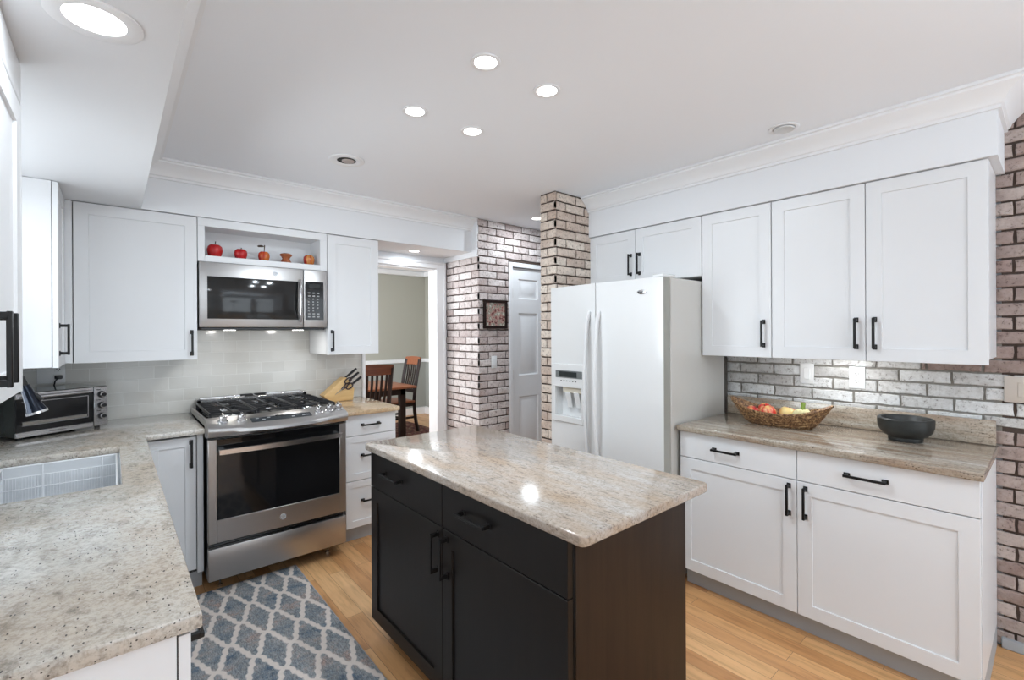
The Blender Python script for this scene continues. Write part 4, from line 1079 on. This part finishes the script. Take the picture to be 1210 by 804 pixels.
po = plate('wall_outlet', 'wide white outlet plate on the tile behind the toaster oven', (-.272, YB-.010, 1.215), 0, .118, .116, 'dup_right')
t = thing('power_plug', 'black plug in the outlet behind the toaster oven', 'plug', (-.240, YB-.018, 1.193))
obj('plug_body', box(-.017, .017, -.030, 0, -.012, .010, .005, 2), 'blackplastic', t)
obj('cord', tube(bmesh.new(), [(0, -.026, -.004), (-.012, -.04, -.02), (-.022, -.02, -.06), (-.02, .0, -.12), (-.01, .0, -.20)], .0035, 8), 'blackplastic', t)
t = thing('picture_frame', 'dark framed reddish picture on the hall brick corner', 'picture', (2.586, YBK-.001, 1.600))
bm = bmesh.new(); w2, h2, b_ = .134, .128, .026
for a in ((-w2, w2, h2-b_, h2), (-w2, w2, -h2, -h2+b_), (-w2, -w2+b_, -h2+b_, h2-b_), (w2-b_, w2, -h2+b_, h2-b_)): bx(bm, a[0], a[1], -.022, 0, a[2], a[3], .003)
obj('frame', bm, 'darkcherry', t); obj('picture', box(-w2+b_, w2-b_, -.012, -.004, -h2+b_, h2-b_), 'print', t)

# ---------------------------------------------------------------- kitchen rug (pattern follows the woven trellis)
rx0, rx1, ry0, ry1 = .19, .848, 1.15, 3.072; st = .0036
nx, ny = int((rx1-rx0)/st), int((ry1-ry0)/st)
gx = np.linspace(rx0, rx1, nx+1); gy = np.linspace(ry0, ry1, ny+1)
X, Y = np.meshgrid(gx, gy, indexing='xy')
hx, hy = .0755, .159
edge = np.array([(0, 1), (.10, .97), (.22, .91), (.32, .83), (.32, .66), (.44, .63), (.48, .56), (.50, .50), (.52, .44), (.56, .37), (.68, .34), (.68, .17), (.78, .09), (.90, .03), (1, 0)])
u = (X-.400)/hx; v = (Y-2.792)/hy     # junctions at (0,0) + integer combinations of (1,1),(1,-1)
# reduce to the tile centred at odd/even lattice: tile centres are at (1,0)+lattice
uu = u-1
a_ = np.round((uu+v)/2); b_ = np.round((uu-v)/2); cu = np.abs(uu-(a_+b_)); cv = np.abs(v-(a_-b_))
pc = np.stack([cu*hx, cv*hy], -1); dmin = np.full(pc.shape[:2], 9.)
E_ = edge*np.array([hx, hy])
for p, q in zip(E_, E_[1:]):
    d_ = q-p; tt = np.clip(((pc-p)@d_)/(d_@d_), 0, 1); pr2 = p+tt[..., None]*d_; dmin = np.minimum(dmin, np.hypot(*(np.moveaxis(pc-pr2, -1, 0))))
ln = np.clip((.0108-dmin)/.0028+.5, 0, 1)
verts = np.stack([X, Y, np.full_like(X, .009)], -1).reshape(-1, 3)
idx = np.arange((nx+1)*(ny+1)).reshape(ny+1, nx+1)
faces = np.stack([idx[:-1, :-1], idx[:-1, 1:], idx[1:, 1:], idx[1:, :-1]], -1).reshape(-1, 4)
me = bpy.data.meshes.new('pile'); me.vertices.add(len(verts)); me.vertices.foreach_set('co', verts.ravel().astype(np.float32))
me.loops.add(faces.size); me.loops.foreach_set('vertex_index', faces.ravel().astype(np.int32))
me.polygons.add(len(faces)); me.polygons.foreach_set('loop_start', (np.arange(len(faces))*4).astype(np.int32)); me.polygons.foreach_set('loop_total', np.full(len(faces), 4, np.int32))
me.update(calc_edges=True); at = me.color_attributes.new('pattern', 'FLOAT_COLOR', 'POINT')
col = np.stack([ln, ln, ln, np.ones_like(ln)], -1).reshape(-1); at.data.foreach_set('color', col.astype(np.float32))
me.materials.append(M['rug'])
t = thing('area_rug', 'blue-grey runner rug with cream trellis pattern in front of the range', 'rug', (0, 0, .0005))
po_ = bpy.data.objects.new('pile', me); C.objects.link(po_); po_.parent = t
obj('binding', box(rx0-.006, rx1+.006, ry0-.006, ry1+.006, 0, .0075, .002), 'rugedge', t)

# ---------------------------------------------------------------- dining room furniture
def chair(name, label, loc, rz, rail='cherry'):
    """local: seat faces +Y, back at y=0"""
    t = thing(name, label, 'chair', loc, rz, None)
    w_ = .44; zs_ = .46; H_ = 1.07
    def bk(z): return -.0-.10*max(0, (z-.46)/.6)**1.3-.0+(.0 if z > .46 else -.06*((.46-z)/.46)**2)
    bm = bmesh.new(); bx(bm, -.23, .23, .0, .43, zs_-.03, zs_, .008, 2); obj('seat', bm, 'cherry', t)
    for s in (-1, 1):
        pts = [(s*(w_/2-.02), bk(z), z) for z in (0, .15, .3, .46, .6, .75, .9, H_-.03)]
        obj('leg', tube(bmesh.new(), pts, [.028]*8, 4), 'darkcherry', t)
        obj('leg', box(s*.20-.02, s*.20+.02, .385, .425, 0, zs_-.03, .003), 'darkcherry', t)
        obj('stretcher', box(s*.20-.008, s*.20+.008, 0, .40, .20, .23, .002), 'darkcherry', t)
    obj('apron', box(-.20, .20, .02, .40, zs_-.085, zs_-.03), 'darkcherry', t)
    obj('stretcher', box(-.19, .19, .19, .21, .20, .23, .002), 'darkcherry', t)
    bm = bmesh.new(); rows = []
    for i in range(9):
        x = -w_/2+w_*i/8; c = -.03*(1-(2*i/8-1)**2); zt_ = H_+.012*(1-(2*i/8-1)**2)
        rows.append([bm.verts.new(p) for p in ((x, bk(H_-.11)+c-.011, H_-.11), (x, bk(H_)+c-.011, zt_), (x, bk(H_)+c+.011, zt_), (x, bk(H_-.11)+c+.011, H_-.11))])
    for a, b in zip(rows, rows[1:]):
        for k in range(4): bm.faces.new((a[k], a[(k+1) % 4], b[(k+1) % 4], b[k]))
    bm.faces.new(rows[0]); bm.faces.new(rows[-1][::-1]); obj('top_rail', bm, rail, t, label='reddish brown top rail')
    obj('lower_rail', box(-.20, .20, bk(.62)-.012, bk(.62)+.012, .56, .61, .003), 'darkcherry', t)
    for k in range(6):
        x = -.145+.058*k; pts = [(x*(.9+.1*(z-.6)/.36), bk(z)-.022*math.sin(PI*(z-.56)/.5)*1.0, z) for z in (.60, .68, .76, .84, .92, .965)]
        bm = bmesh.new(); rg = [[bm.verts.new((px+a, py+b, pz)) for a, b in ((-.013, -.005), (.013, -.005), (.013, .005), (-.013, .005))] for px, py, pz in pts]
        for p, q in zip(rg, rg[1:]):
            for m_ in range(4): bm.faces.new((p[m_], p[(m_+1) % 4], q[(m_+1) % 4], q[m_]))
        bm.faces.new(rg[0]); bm.faces.new(rg[-1][::-1]); obj('slat', bm, 'darkcherry', t)
    return t
chair('dining_chair', 'cherry slat-back dining chair with its back to the kitchen, nearest the doorway', (2.20, 5.03, .0085), 0, 'mahogany')
chair('dining_chair', 'cherry slat-back dining chair at the far right end of the table', (3.30, 6.27, .0085), PI/2)
t = thing('dining_table', 'cherry-topped dining table with dark legs seen through the doorway', 'table', (0, 0, .0085))
obj('tabletop', box(1.55, 2.92, 5.29, 6.30, .735, .762, .006, 2), 'cherry', t)
obj('apron', box(1.63, 2.80, 5.37, 6.22, .655, .735), 'darkcherry', t)
for x in (1.63, 2.73):
    for y in (5.37, 6.15): obj('leg', box(x, x+.075, y, y+.075, 0, .735, .004), 'darkcherry', t)
obj('dining_rug', box(1.2, 3.62, 4.75, 6.9, .0005, .008), 'redrug', label='dark red patterned rug under the dining table', category='rug')
